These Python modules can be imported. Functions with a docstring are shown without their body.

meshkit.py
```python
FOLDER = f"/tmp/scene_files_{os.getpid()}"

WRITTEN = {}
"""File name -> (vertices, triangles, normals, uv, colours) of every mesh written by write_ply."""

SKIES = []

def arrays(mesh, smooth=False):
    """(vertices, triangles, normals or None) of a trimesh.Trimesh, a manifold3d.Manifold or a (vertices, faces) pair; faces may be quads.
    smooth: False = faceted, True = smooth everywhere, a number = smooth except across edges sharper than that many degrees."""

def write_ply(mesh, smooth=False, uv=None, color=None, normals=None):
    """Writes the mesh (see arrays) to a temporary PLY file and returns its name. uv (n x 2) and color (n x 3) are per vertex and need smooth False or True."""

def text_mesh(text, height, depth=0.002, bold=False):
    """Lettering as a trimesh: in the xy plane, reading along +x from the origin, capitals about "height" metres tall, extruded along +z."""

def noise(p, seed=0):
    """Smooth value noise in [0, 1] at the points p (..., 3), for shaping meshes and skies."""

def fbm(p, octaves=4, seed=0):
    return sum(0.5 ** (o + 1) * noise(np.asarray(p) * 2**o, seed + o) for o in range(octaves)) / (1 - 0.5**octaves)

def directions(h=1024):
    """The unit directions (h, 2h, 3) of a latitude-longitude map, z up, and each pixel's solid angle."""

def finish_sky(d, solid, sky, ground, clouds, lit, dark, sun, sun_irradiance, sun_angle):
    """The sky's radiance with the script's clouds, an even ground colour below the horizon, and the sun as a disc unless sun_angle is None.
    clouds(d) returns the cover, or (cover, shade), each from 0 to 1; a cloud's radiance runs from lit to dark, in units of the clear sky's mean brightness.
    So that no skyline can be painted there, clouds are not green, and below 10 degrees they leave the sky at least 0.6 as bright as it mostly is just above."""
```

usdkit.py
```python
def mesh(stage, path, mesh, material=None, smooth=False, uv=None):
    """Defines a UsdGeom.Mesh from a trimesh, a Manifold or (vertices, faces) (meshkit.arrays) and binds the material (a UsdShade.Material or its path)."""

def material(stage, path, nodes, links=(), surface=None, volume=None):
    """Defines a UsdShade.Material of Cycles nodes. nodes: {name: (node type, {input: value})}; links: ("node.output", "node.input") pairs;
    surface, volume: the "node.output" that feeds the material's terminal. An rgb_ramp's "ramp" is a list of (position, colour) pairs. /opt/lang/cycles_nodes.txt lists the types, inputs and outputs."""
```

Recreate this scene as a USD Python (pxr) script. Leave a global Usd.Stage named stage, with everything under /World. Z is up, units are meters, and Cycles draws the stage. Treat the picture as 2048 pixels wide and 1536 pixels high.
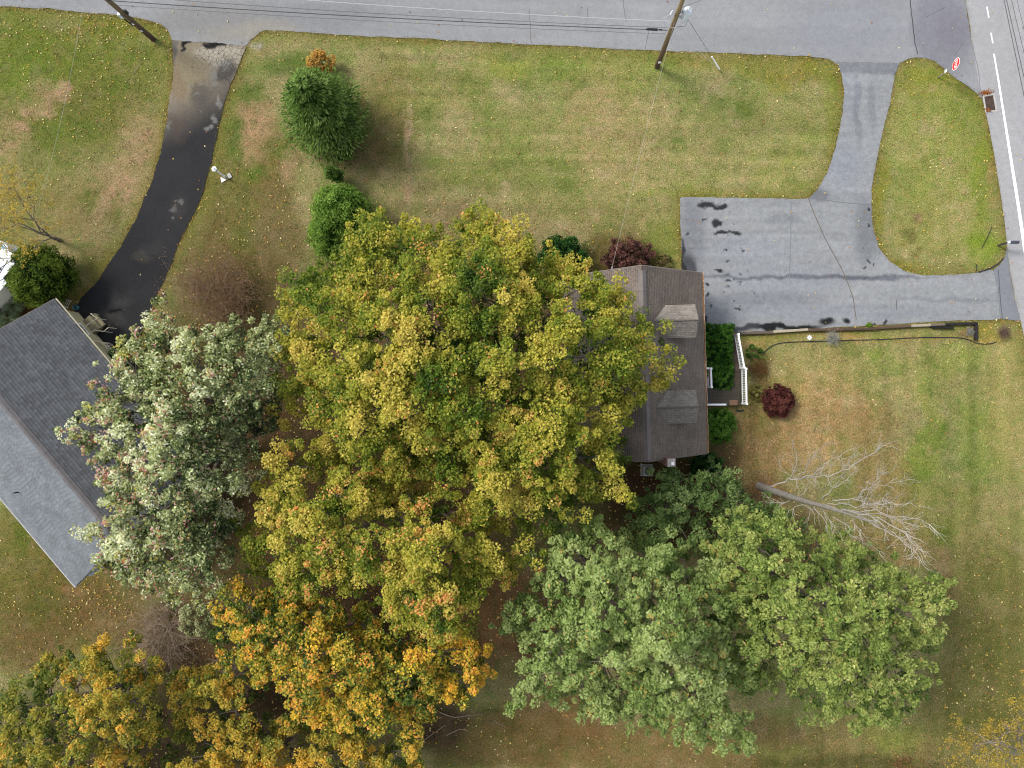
import math
import numpy as np
import trimesh
import shapely
from shapely.geometry import Polygon, LineString, Point
from shapely.ops import unary_union
from scipy.spatial import Delaunay, cKDTree
from pxr import Usd, UsdGeom, UsdLux, UsdShade, Sdf, Gf, Vt
import usdkit
import meshkit

stage = Usd.Stage.CreateInMemory()
UsdGeom.SetStageUpAxis(stage, UsdGeom.Tokens.z)
UsdGeom.SetStageMetersPerUnit(stage, 1.0)
world = UsdGeom.Xform.Define(stage, '/World')
stage.SetDefaultPrim(world.GetPrim())
UsdGeom.Scope.Define(stage, '/World/Looks')

# ------------------------------------------------------------------ camera, sky, sun, exposure
H, F, CX, CY = 48.0, 1420.0, 1024.0, 768.0        # drone height; focal length and centre of the photo in its own pixels
cam = UsdGeom.Camera.Define(stage, '/World/camera')
cam.CreateHorizontalApertureAttr(36.0)
cam.CreateVerticalApertureAttr(27.0)
cam.CreateFocalLengthAttr(36.0 * F / 2048.0)
cam.CreateClippingRangeAttr(Gf.Vec2f(0.1, 5000.0))
cam.AddTranslateOp().Set(Gf.Vec3d(0, 0, H))
EXPOSURE = 1.2
cam.CreateExposureAttr(EXPOSURE)

SUN_DIR = np.array([-0.86, 0.46]); SUN_DIR /= np.linalg.norm(SUN_DIR)
SUN_EL = math.radians(44.0)
sun_to = np.array([SUN_DIR[0] * math.cos(SUN_EL), SUN_DIR[1] * math.cos(SUN_EL), math.sin(SUN_EL)])
SUN_ROT = math.atan2(sun_to[0], sun_to[1])
sky_mat = usdkit.material(stage, '/World/Looks/sky_look', {
    's': ('sky_texture', {'sky_type': 'single_scattering', 'sun_disc': False, 'sun_elevation': SUN_EL,
                          'sun_rotation': SUN_ROT, 'altitude': 100.0, 'air_density': 1.0, 'aerosol_density': 2.0}),
    'hs': ('hsv', {'saturation': 0.40, 'value': 1.0}),
    'b': ('background_shader', {'strength': 0.12})},
    [('s.color', 'hs.color'), ('hs.color', 'b.color')], surface='b.background')
dome = UsdLux.DomeLight.Define(stage, '/World/sky')
UsdShade.MaterialBindingAPI.Apply(dome.GetPrim()).Bind(sky_mat)
dome.GetPrim().SetCustomDataByKey('kind', 'structure')
dome.GetPrim().SetCustomDataByKey('label', 'pale hazy daylight sky')
sun = UsdLux.DistantLight.Define(stage, '/World/sun')
sun.CreateIntensityAttr(0.4)
sun.CreateAngleAttr(15.0)
sun.CreateNormalizeAttr(True)
sun.CreateColorAttr(Gf.Vec3f(1.0, 0.94, 0.84))
_zc = np.array(sun_to)
_xc = np.cross([0, 0, 1.0], _zc); _xc /= np.linalg.norm(_xc)
_yc = np.cross(_zc, _xc)
sun.AddTransformOp().Set(Gf.Matrix4d(*_xc, 0, *_yc, 0, *_zc, 0, 0, 0, 0, 1))

# ------------------------------------------------------------------ helpers
RNG = np.random.default_rng(20241)


def lin(c):
    c = np.asarray(c, float) / 255.0
    return np.where(c <= 0.04045, c / 12.92, ((c + 0.055) / 1.055) ** 2.4)


def C(r, g, b, k=0.5):
    return lin((r, g, b)) * k


def sm(a, b, x):
    t = np.clip((np.asarray(x, float) - a) / (b - a), 0, 1)
    return t * t * (3 - 2 * t)


def wall_y(x):
    # line of the timber edging below the parking pad
    return np.interp(x, [-60, 12, 15.4, 31.3, 60], [3.35, 3.35, 3.42, 4.02, 4.3])


def g(x, y):
    """Height of the ground: the front yard stands above the parking pad."""
    x, y = np.asarray(x, float), np.asarray(y, float)
    d = wall_y(x) - 0.32 - y
    step = 0.22 * sm(0.0, 0.22, d) * sm(14.6, 15.6, x)
    up = 0.72 * sm(0.2, 5.5, d) * (1 - 0.25 * sm(15, 27, x))
    return (step + up) * sm(-16, -6, x) * (1 - sm(26.5, 33, x))


def at(px, py, z):
    s = (H - z) / F
    return np.array([(px - CX) * s, (CY - py) * s, z])


def gp(px, py):
    """The point of the ground that shows at pixel (px, py)."""
    z = 0.0
    for _ in range(8):
        p = at(px, py, z)
        z = float(g(p[0], p[1]))
    return at(px, py, z)


NAMES = {}


def numbered(path):
    n = NAMES.get(path, 0)
    NAMES[path] = n + 1
    return path if n == 0 else f'{path}_{n:03d}'


def pstr(parent):
    if parent is None:
        return '/World'
    return str(parent.GetPath())


def tag(prim, label=None, cat=None, group=None, kind=None):
    for k, v in (('label', label), ('category', cat), ('group', group), ('kind', kind)):
        if v:
            prim.SetCustomDataByKey(k, v)
    return prim


ORIGIN = {}


def thing(name, loc, label, cat, group=None, kind=None):
    p = numbered('/World/' + name)
    x = UsdGeom.Xform.Define(stage, p)
    loc = np.asarray(loc, float)
    x.AddTranslateOp().Set(Gf.Vec3d(*map(float, loc)))
    ORIGIN[p] = loc
    return tag(x.GetPrim(), label, cat, group, kind)


def origin(prim):
    if prim is None:
        return np.zeros(3)
    parts = str(prim.GetPath()).split('/')
    return ORIGIN.get('/'.join(parts[:3]), np.zeros(3))


class MB:
    """Collects triangles with a colour per vertex."""

    def __init__(self):
        self.v, self.f, self.c, self.n = [], [], [], 0

    def add(self, v, f, c=(0.5, 0.5, 0.5)):
        v = np.asarray(v, float); f = np.asarray(f, int)
        if f.shape[1] == 4:
            f = np.vstack([f[:, [0, 1, 2]], f[:, [0, 2, 3]]])
        c = np.asarray(c, float)
        if c.ndim == 1:
            c = np.tile(c, (len(v), 1))
        self.v.append(v); self.f.append(f + self.n); self.c.append(c); self.n += len(v)
        return self

    def box(self, lo, hi, c=(0.5, 0.5, 0.5), M=None, bev=0.0):
        lo, hi = np.asarray(lo, float), np.asarray(hi, float)
        m = trimesh.creation.box(extents=hi - lo)
        v = m.vertices + (lo + hi) / 2
        if bev > 0:
            m = rounded_box(hi - lo, bev); v = m.vertices + (lo + hi) / 2
        if M is not None:
            v = v @ np.asarray(M)[:3, :3].T + np.asarray(M)[:3, 3]
        return self.add(v, m.faces, c)

    def tube(self, pts, rad, c=(0.5, 0.5, 0.5), k=6, cap=True):
        v, f = tube_arrays(np.asarray(pts, float), np.broadcast_to(np.asarray(rad, float), len(pts)), k, cap)
        return self.add(v, f, c)

    def build(self, name, mat, parent=None, smooth=False, **kw):
        v, f, c = np.vstack(self.v), np.vstack(self.f), np.vstack(self.c)
        return build(name, v, f, mat, parent, c, smooth, **kw)


def rounded_box(ext, r):
    ext = np.asarray(ext, float)
    b = trimesh.creation.box(extents=ext)
    pts = []
    h = ext / 2
    for sx in (-1, 1):
        for sy in (-1, 1):
            for sz in (-1, 1):
                for ax in range(3):
                    q = np.array([sx, sy, sz]) * (h - r)
                    q[ax] += (sx, sy, sz)[ax] * r
                    pts.append(q)
    return trimesh.convex.convex_hull(np.array(pts))


def tube_arrays(P, R, k=6, cap=True):
    n = len(P)
    T = np.gradient(P, axis=0)
    T /= np.maximum(np.linalg.norm(T, axis=1, keepdims=True), 1e-9)
    ref = np.where(np.abs(T[:, 2:3]) > 0.9, np.array([[1.0, 0, 0]]), np.array([[0, 0, 1.0]]))
    A = np.cross(T, ref); A /= np.maximum(np.linalg.norm(A, axis=1, keepdims=True), 1e-9)
    for i in range(1, n):                                      # keep the frame from flipping
        a = A[i - 1] - T[i] * (A[i - 1] @ T[i])
        l = np.linalg.norm(a)
        if l > 1e-6:
            A[i] = a / l
    B = np.cross(T, A)
    ang = np.arange(k) / k * 2 * np.pi
    ring = A[:, None] * np.cos(ang)[None, :, None] + B[:, None] * np.sin(ang)[None, :, None]
    V = (P[:, None] + ring * R[:, None, None]).reshape(-1, 3)
    i = np.arange(n - 1)[:, None] * k
    j = np.arange(k)[None]
    j2 = (j + 1) % k
    q = np.stack([i + j, i + j2, i + k + j2, i + k + j], -1).reshape(-1, 4)
    fs = np.vstack([q[:, [0, 1, 2]], q[:, [0, 2, 3]]])
    if cap:
        e = []
        for t in range(1, k - 1):
            e += [[0, t + 1, t], [(n - 1) * k, (n - 1) * k + t, (n - 1) * k + t + 1]]
        fs = np.vstack([fs, e])
    return V, fs


def build(name, v, f, mat, parent=None, color=None, smooth=False, label=None, cat=None, group=None, kind=None, normals=None):
    path = numbered(pstr(parent) + '/' + name)
    v = np.asarray(v, float) - origin(parent)
    f = np.asarray(f, np.int32)
    m = UsdGeom.Mesh.Define(stage, path)
    nrm = None
    if smooth is not False and normals is None:
        if smooth is True:
            _, _, nrm = meshkit.arrays((v, f), True)
        else:
            v, f, nrm = meshkit.arrays((v, f), smooth)
            color = None
    if normals is not None:
        nrm = normals
    m.CreatePointsAttr(Vt.Vec3fArray.FromNumpy(v.astype(np.float32)))
    m.CreateFaceVertexCountsAttr(Vt.IntArray.FromNumpy(np.full(len(f), 3, np.int32)))
    m.CreateFaceVertexIndicesAttr(Vt.IntArray.FromNumpy(np.ascontiguousarray(f.astype(np.int32).ravel())))
    m.CreateSubdivisionSchemeAttr('none')
    if nrm is not None:
        m.CreateNormalsAttr(Vt.Vec3fArray.FromNumpy(np.asarray(nrm, np.float32)))
        m.SetNormalsInterpolation('vertex')
    if color is not None:
        pv = UsdGeom.PrimvarsAPI(m).CreatePrimvar('tint', Sdf.ValueTypeNames.Color3fArray, 'vertex')
        pv.Set(Vt.Vec3fArray.FromNumpy(np.asarray(color, np.float32)))
    UsdShade.MaterialBindingAPI.Apply(m.GetPrim()).Bind(mat)
    return tag(m.GetPrim(), label, cat, group, kind)


def box_part(name, lo, hi, mat, parent, M=None, bev=0.0, c=(0.5, 0.5, 0.5), **kw):
    return MB().box(lo, hi, c, M, bev).build(name, mat, parent, **kw)


# ------------------------------------------------------------------ materials
def mat(name, nodes, links, surface):
    return usdkit.material(stage, '/World/Looks/' + name, nodes, links, surface=surface)


def plain(name, col, rough=0.6, metal=0.0, spec=0.4, vary=0.12, scale=6.0, bump=0.0, bscale=30.0):
    col = np.asarray(col, float)
    nodes = {'g': ('geometry', {}), 'n': ('noise_texture', {'scale': scale, 'detail': 4.0, 'roughness': 0.6}),
             'r': ('rgb_ramp', {'ramp': [(0.25, tuple(col * (1 - vary))), (0.75, tuple(np.minimum(col * (1 + vary), 0.95)))]}),
             'p': ('principled_bsdf', {'roughness': rough, 'metallic': metal, 'specular_ior_level': spec})}
    links = [('g.position', 'n.vector'), ('n.fac', 'r.fac'), ('r.color', 'p.base_color')]
    if bump:
        nodes['n2'] = ('noise_texture', {'scale': bscale, 'detail': 3.0})
        nodes['b'] = ('bump', {'strength': bump, 'distance': 0.02})
        links += [('g.position', 'n2.vector'), ('n2.fac', 'b.height'), ('b.normal', 'p.normal')]
    return mat(name, nodes, links, 'p.BSDF')


def tinted(name, rough=0.85, spec=0.2, fine=((14.0, 0.55), (45.0, 0.4)), bump=0.4, bscale=40.0, bdist=0.03, extra=None):
    """Colour from the mesh's own tint, broken up by fine noise."""
    nodes = {'a': ('attribute', {'attribute': 'tint'}), 'g': ('geometry', {}),
             'p': ('principled_bsdf', {'roughness': rough, 'specular_ior_level': spec})}
    links = []
    last = 'a.color'
    for i, (s, amt) in enumerate(fine):
        nodes[f'n{i}'] = ('noise_texture', {'scale': s, 'detail': 3.0, 'roughness': 0.65})
        nodes[f'm{i}'] = ('map_range', {'from_min': 0.25, 'from_max': 0.75, 'to_min': 1 - amt, 'to_max': 1 + amt, 'clamp': True})
        nodes[f'x{i}'] = ('vector_math', {'math_type': 'scale'})
        links += [('g.position', f'n{i}.vector'), (f'n{i}.fac', f'm{i}.value'), (last, f'x{i}.vector1'), (f'm{i}.result', f'x{i}.scale')]
        last = f'x{i}.vector'
    links.append((last, 'p.base_color'))
    if bump:
        nodes['nb'] = ('noise_texture', {'scale': bscale, 'detail': 4.0, 'roughness': 0.7})
        nodes['b'] = ('bump', {'strength': bump, 'distance': bdist})
        links += [('g.position', 'nb.vector'), ('nb.fac', 'b.height'), ('b.normal', 'p.normal')]
    return mat(name, nodes, links, 'p.BSDF')


def leaf_mat(name, trans=0.35, rough=0.5, spec=0.3, gain=(1.1, 1.05, 0.8)):
    nodes = {'a': ('attribute', {'attribute': 'tint'}),
             'p': ('principled_bsdf', {'roughness': rough, 'specular_ior_level': spec}),
             't': ('translucent_bsdf', {}), 'gm': ('vector_math', {'math_type': 'multiply', 'vector2': gain}),
             'm': ('mix_closure', {'fac': trans})}
    links = [('a.color', 'p.base_color'), ('a.color', 'gm.vector1'), ('gm.vector', 't.color'),
             ('p.BSDF', 'm.closure1'), ('t.BSDF', 'm.closure2')]
    return mat(name, nodes, links, 'm.closure')


LAWN_GAIN = 1.27


def lawn_mat():
    nodes = {
        'a': ('attribute', {'attribute': 'tint'}), 'g': ('geometry', {}),
        'n0': ('noise_texture', {'scale': 2.2, 'detail': 5.0, 'roughness': 0.62}),
        'r0': ('rgb_ramp', {'ramp': [(0.30, (0.62, 0.86, 0.55)), (0.5, (1, 1, 1)), (0.70, (1.22, 1.06, 1.1))]}),
        'm0': ('mix_color', {'blend_type': 'multiply', 'fac': 0.75, 'use_clamp': False}),
        'n1': ('noise_texture', {'scale': 11.0, 'detail': 4.0, 'roughness': 0.75}),
        'r1': ('map_range', {'from_min': 0.28, 'from_max': 0.72, 'to_min': 0.30, 'to_max': 1.75, 'clamp': True}),
        'x1': ('vector_math', {'math_type': 'scale'}),
        'mp': ('mapping', {'scale': (26.0, 9.0, 10.0), 'rotation': (0.0, 0.0, 0.4)}),
        'n2': ('noise_texture', {'scale': 1.0, 'detail': 3.0, 'roughness': 0.7}),
        'r2': ('rgb_ramp', {'ramp': [(0.35, (0.72, 0.80, 0.6)), (0.5, (1, 1, 1)), (0.66, (1.5, 1.38, 1.25))]}),
        'm2': ('mix_color', {'blend_type': 'multiply', 'fac': 0.8, 'use_clamp': False}),
        'nb': ('noise_texture', {'scale': 24.0, 'detail': 4.0, 'roughness': 0.75}),
        'b': ('bump', {'strength': 0.8, 'distance': 0.05}),
        'p': ('principled_bsdf', {'roughness': 0.95, 'specular_ior_level': 0.05})}
    links = [('g.position', 'n0.vector'), ('n0.fac', 'r0.fac'), ('a.color', 'm0.a'), ('r0.color', 'm0.b'),
             ('g.position', 'n1.vector'), ('n1.fac', 'r1.value'), ('m0.result', 'x1.vector1'), ('r1.result', 'x1.scale'),
             ('g.position', 'mp.vector'), ('mp.vector', 'n2.vector'), ('n2.fac', 'r2.fac'),
             ('x1.vector', 'm2.a'), ('r2.color', 'm2.b'), ('m2.result', 'p.base_color'),
             ('g.position', 'nb.vector'), ('nb.fac', 'b.height'), ('b.normal', 'p.normal')]
    return mat('lawn', nodes, links, 'p.BSDF')


M = {}
M['lawn'] = lawn_mat()
M['asphalt'] = tinted('asphalt', 0.95, 0.1, ((2.5, 0.09), (50.0, 0.34), (14.0, 0.12)), 0.35, 90.0, 0.01)
M['old_asphalt'] = tinted('old_asphalt', 0.95, 0.1, ((3.0, 0.13), (11.0, 0.16), (42.0, 0.26)), 0.35, 80.0, 0.01)
M['lane'] = mat('sealed_asphalt', {
    'a': ('attribute', {'attribute': 'tint'}), 'w': ('attribute', {'attribute': 'wear'}), 'g': ('geometry', {}),
    'dn': ('noise_texture', {'scale': 3.0, 'detail': 3.0}), 'dm': ('vector_math', {'math_type': 'multiply_add', 'vector2': (0.35, 0.35, 0.35)}),
    'v': ('voronoi_texture', {'feature': 'distance_to_edge', 'scale': 3.2}), 'mr': ('map_range', {'from_min': 0.0, 'from_max': 0.07, 'to_min': 1.0, 'to_max': 0.0, 'clamp': True}),
    'mu': ('math', {'math_type': 'multiply'}), 'n1': ('noise_texture', {'scale': 9.0, 'detail': 4.0, 'roughness': 0.7}),
    'm1': ('map_range', {'from_min': 0.25, 'from_max': 0.75, 'to_min': 0.78, 'to_max': 1.22, 'clamp': True}), 'x1': ('vector_math', {'math_type': 'scale'}),
    'n2': ('noise_texture', {'scale': 45.0, 'detail': 3.0}), 'm2': ('map_range', {'from_min': 0.25, 'from_max': 0.75, 'to_min': 0.72, 'to_max': 1.28, 'clamp': True}), 'x2': ('vector_math', {'math_type': 'scale'}),
    'mx': ('mix_color', {'blend_type': 'mix', 'b': tuple(C(70, 64, 58))}), 'p': ('principled_bsdf', {'roughness': 0.97, 'specular_ior_level': 0.05})},
    [('g.position', 'dn.vector'), ('dn.color', 'dm.vector1'), ('g.position', 'dm.vector3'), ('dm.vector', 'v.vector'), ('v.distance', 'mr.value'), ('mr.result', 'mu.value1'), ('w.fac', 'mu.value2'),
     ('g.position', 'n1.vector'), ('n1.fac', 'm1.value'), ('a.color', 'x1.vector1'), ('m1.result', 'x1.scale'), ('g.position', 'n2.vector'), ('n2.fac', 'm2.value'), ('x1.vector', 'x2.vector1'), ('m2.result', 'x2.scale'),
     ('x2.vector', 'mx.a'), ('mu.value', 'mx.fac'), ('mx.result', 'p.base_color')], 'p.BSDF')
M['shingle'] = tinted('shingle', 0.85, 0.3, ((0.8, 0.22), (5.0, 0.08), (50.0, 0.12)), 0.2, 90.0, 0.004)
M['leaf'] = leaf_mat('leaf', 0.42)
M['leaf_dull'] = leaf_mat('leaf_dull', 0.3, 0.7, 0.1)
M['litter'] = tinted('litter', 0.9, 0.15, ((8.0, 0.25),), 0)
M['bark'] = tinted('bark', 0.95, 0.1, ((7.0, 0.25), (40.0, 0.3)), 0.7, 30.0, 0.03)
M['timber'] = tinted('timber', 0.9, 0.15, ((9.0, 0.22), (50.0, 0.25)), 0.5, 40.0, 0.01)
M['pole_wood'] = tinted('pole_wood', 0.9, 0.15, ((5.0, 0.2), (40.0, 0.25)), 0.4, 40.0, 0.01)
M['white'] = plain('white_paint', (0.78, 0.79, 0.80), 0.45, vary=0.05)
M['line'] = tinted('road_paint', 0.8, 0.2, ((9.0, 0.06), (40.0, 0.12)), 0)
M['trim_dark'] = plain('weathered_trim', (0.16, 0.14, 0.13), 0.7)
M['cream'] = plain('cream_paint', (0.55, 0.50, 0.38), 0.6, vary=0.08)
M['siding'] = plain('tan_siding', (0.36, 0.32, 0.19), 0.6, vary=0.18, scale=2.0)
M['house_wall'] = plain('house_siding', (0.62, 0.60, 0.55), 0.6, vary=0.06)
M['black'] = plain('black_plastic', (0.012, 0.013, 0.015), 0.5)
M['black_wood'] = plain('black_wood', (0.022, 0.021, 0.022), 0.9, vary=0.4, scale=8.0)
M['wire_dark'] = plain('dark_cable', (0.03, 0.032, 0.036), 0.5)
M['wire_light'] = plain('bare_cable', (0.40, 0.40, 0.41), 0.4, 0.0)
M['grey_metal'] = plain('grey_metal', (0.38, 0.38, 0.38), 0.4, 0.6, vary=0.08)
M['dark_metal'] = plain('dark_metal', (0.05, 0.05, 0.055), 0.45, 0.5)
M['rust'] = plain('rusty_iron', (0.075, 0.048, 0.036), 0.75, 0.2, vary=0.5, scale=9.0)
M['concrete'] = plain('concrete', (0.33, 0.32, 0.30), 0.9, vary=0.2, scale=5.0, bump=0.2)
M['stoop'] = plain('mossy_concrete', (0.24, 0.21, 0.13), 0.9, vary=0.25, scale=4.0)
M['brick'] = mat('brick', {
    'g': ('geometry', {}), 'sx': ('separate_xyz', {}), 'ad': ('math', {'math_type': 'add'}), 'cb': ('combine_xyz', {}),
    'b': ('brick_texture', {'scale': 1.0, 'brick_width': 0.21, 'row_height': 0.075, 'mortar_size': 0.008, 'color1': (0.20, 0.055, 0.035),
                            'color2': (0.13, 0.04, 0.03), 'mortar': (0.3, 0.28, 0.26)}),
    'p': ('principled_bsdf', {'roughness': 0.9})},
    [('g.position', 'sx.vector'), ('sx.x', 'ad.value1'), ('sx.y', 'ad.value2'), ('ad.value', 'cb.x'), ('sx.z', 'cb.y'),
     ('cb.vector', 'b.vector'), ('b.color', 'p.base_color')], 'p.BSDF')
M['red'] = plain('sign_red', (0.60, 0.02, 0.025), 0.4, vary=0.04)
M['sign_white'] = plain('sign_white', (0.8, 0.8, 0.8), 0.4, vary=0.02)
M['glass'] = plain('window_glass', (0.03, 0.035, 0.04), 0.08, 0.0, 0.6, vary=0.05)
M['mailbox'] = plain('mailbox_paint', (0.055, 0.065, 0.085), 0.3, 0.3, vary=0.1)
M['transformer'] = plain('pale_grey_paint', (0.50, 0.54, 0.57), 0.4, vary=0.04)
M['terracotta'] = plain('terracotta', (0.22, 0.12, 0.075), 0.85, vary=0.2)
M['rubber'] = plain('teal_plastic', (0.04, 0.16, 0.2), 0.5)
M['porcelain'] = plain('porcelain', (0.6, 0.6, 0.62), 0.3)


def seeded(k):
    return np.random.default_rng(1000 + k)


def fb(x, y, s, seed, o=4):
    return meshkit.fbm(np.stack([np.asarray(x) * s, np.asarray(y) * s, np.zeros_like(np.asarray(x, float)) + 0.37], -1), o, seed)


# ------------------------------------------------------------------ paved surfaces
def px_poly(pts, z=0.0):
    return [tuple(at(px, py, z)[:2]) for px, py in pts]


def smooth_ring(pts, n=3, closed=True):
    """Chaikin corner cutting."""
    P = np.asarray(pts, float)
    for _ in range(n):
        Q = np.roll(P, -1, 0) if closed else P[1:]
        A = P if closed else P[:-1]
        P2 = np.empty((2 * len(A), 2))
        P2[0::2] = A * 0.75 + Q * 0.25
        P2[1::2] = A * 0.25 + Q * 0.75
        if not closed:
            P2 = np.vstack([P[:1], P2, P[-1:]])
        P = P2
    return P


def ragged(poly, amp, seed, step=0.14):
    """The polygon with an uneven edge."""
    r = np.array(poly.exterior.coords)[:-1]
    L = LineString(np.vstack([r, r[:1]]))
    n = max(8, int(L.length / step))
    P = np.array([L.interpolate(i / n, normalized=True).coords[0] for i in range(n)])
    d = (fb(P[:, 0], P[:, 1], 0.9, seed) - 0.5) * 2 * amp + (fb(P[:, 0], P[:, 1], 4.0, seed + 3) - 0.5) * amp * 1.6
    T = np.roll(P, -1, 0) - np.roll(P, 1, 0)
    N = np.stack([T[:, 1], -T[:, 0]], 1) / np.maximum(np.linalg.norm(T, axis=1, keepdims=True), 1e-9)
    q = Polygon(P + N * d[:, None]).buffer(0)
    return max(q.geoms, key=lambda a: a.area) if hasattr(q, 'geoms') else q


def sheet(name, poly, z, material, colour, step=0.2, label=None, parent=None, wear=None, **kw):
    """A flat paved sheet whose tint is colour(x, y)."""
    r = np.array(poly.exterior.coords)[:-1]
    L = LineString(np.vstack([r, r[:1]]))
    n = max(12, int(L.length / step))
    B = np.array([L.interpolate(i / n, normalized=True).coords[0] for i in range(n)])
    x0, y0, x1, y1 = poly.bounds
    X0, Y0, X1, Y1 = max(x0, -37), max(y0, -29), min(x1, 37), min(y1, 29)
    gx, gy = np.meshgrid(np.arange(X0, X1, step), np.arange(Y0, Y1, step))
    P = np.stack([gx.ravel(), gy.ravel()], 1)
    inside = shapely.contains_xy(poly.buffer(-step * 0.5), P[:, 0], P[:, 1])
    P = np.vstack([B, P[inside]])
    t = Delaunay(P).simplices
    c = P[t].mean(1)
    t = t[shapely.contains_xy(poly, c[:, 0], c[:, 1])]
    a, b, d = P[t[:, 0]], P[t[:, 1]], P[t[:, 2]]
    flip = ((b - a)[:, 0] * (d - a)[:, 1] - (b - a)[:, 1] * (d - a)[:, 0]) < 0
    t[flip] = t[flip][:, ::-1]
    v = np.column_stack([P, np.full(len(P), z)])
    o = build(name, v, t, material, parent, colour(P[:, 0], P[:, 1]), label=label, kind='structure' if parent is None else None, **kw)
    if wear is not None:
        w = wear(P[:, 0], P[:, 1]).astype(np.float32)
        UsdGeom.PrimvarsAPI(UsdGeom.Mesh(o)).CreatePrimvar('wear', Sdf.ValueTypeNames.FloatArray, 'vertex').Set(Vt.FloatArray.FromNumpy(w))
    return o


def topx(x, y):
    """Ground points (z = 0) to photo pixels."""
    return np.asarray(x) * F / H + CX, CY - np.asarray(y) * F / H


def blobs(px, py, base, lst, seed, warp=26.0, wl=60.0):
    """Paints soft-edged patches (px, py, rx, ry, colour, strength[, sharp]) over base (n x 3)."""
    wx = px + (meshkit.fbm(np.stack([px / wl, py / wl, np.zeros_like(px) + seed], -1), 4, seed) - 0.5) * 2 * warp
    wy = py + (meshkit.fbm(np.stack([px / wl, py / wl, np.zeros_like(px) + seed + 9], -1), 4, seed + 5) - 0.5) * 2 * warp
    c = base.copy()
    for b in lst:
        d = np.sqrt(((wx - b[0]) / b[2]) ** 2 + ((wy - b[1]) / b[3]) ** 2)
        sharp = b[6] if len(b) > 6 else 0.5
        m = (1 - sm(1 - sharp, 1 + sharp, d)) * b[5]
        c = c * (1 - m[:, None]) + np.asarray(b[4]) * m[:, None]
    return c


road_low = [(-4000, -330), (-900, -66), (0, 11), (100, 18), (200, 27), (275, 36), (318, 46), (338, 62), (345, 84), (492, 92), (506, 74), (528, 62), (560, 62), (700, 71),
            (1000, 86), (1300, 101), (1500, 108), (1600, 113), (1660, 119), (1672, 128), (1802, 126), (1822, 118), (1846, 116), (1868, 122), (1890, 141),
            (1930, 168), (1952, 186), (1963, 198)]
road_up = [(1930, 0), (1900, -110), (1700, -122), (1000, -140), (0, -220), (-900, -300), (-4000, -560)]
road_poly = Polygon(px_poly(road_low + [(1960, 160), (1944, 90)] + road_up)).buffer(0)
right_left = [(1700, -1700), (1886, -330), (1925, -40), (1931, 0), (1944, 90), (1957, 170), (1966, 206), (1977, 250), (1988, 310), (2000, 385), (2010, 450), (2013, 490), (2020, 545), (2030, 600),
              (2040, 640), (2052, 700), (2110, 960), (2250, 1500), (2700, 3200)]
right_right = [(2910, 3160), (2470, 1480), (2330, 950), (2265, 640), (2225, 400), (2180, 150), (2140, -40), (2100, -340), (1920, -1720)]
right_poly = Polygon(px_poly(right_left + right_right)).buffer(0)
neck_left = [(1672, 124), (1682, 150), (1688, 188), (1685, 228), (1672, 292), (1654, 345), (1634, 380), (1616, 396), (1600, 398)]
drive_pts = neck_left + [(1480, 396), (1360, 394), (1362, 470), (1364, 560), (1364, 664), (1480, 664), (1600, 659), (1760, 650), (1900, 642), (1985, 639), (2000, 638)] + \
    [(1994, 580), (1986, 540), (1978, 541), (1940, 548), (1885, 551), (1842, 551), (1808, 543), (1778, 523), (1756, 494), (1746, 460), (1742, 425), (1743, 378), (1752, 326), (1766, 258), (1780, 200), (1788, 152), (1800, 126)]
drive_poly = Polygon(px_poly(drive_pts)).buffer(0)
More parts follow.
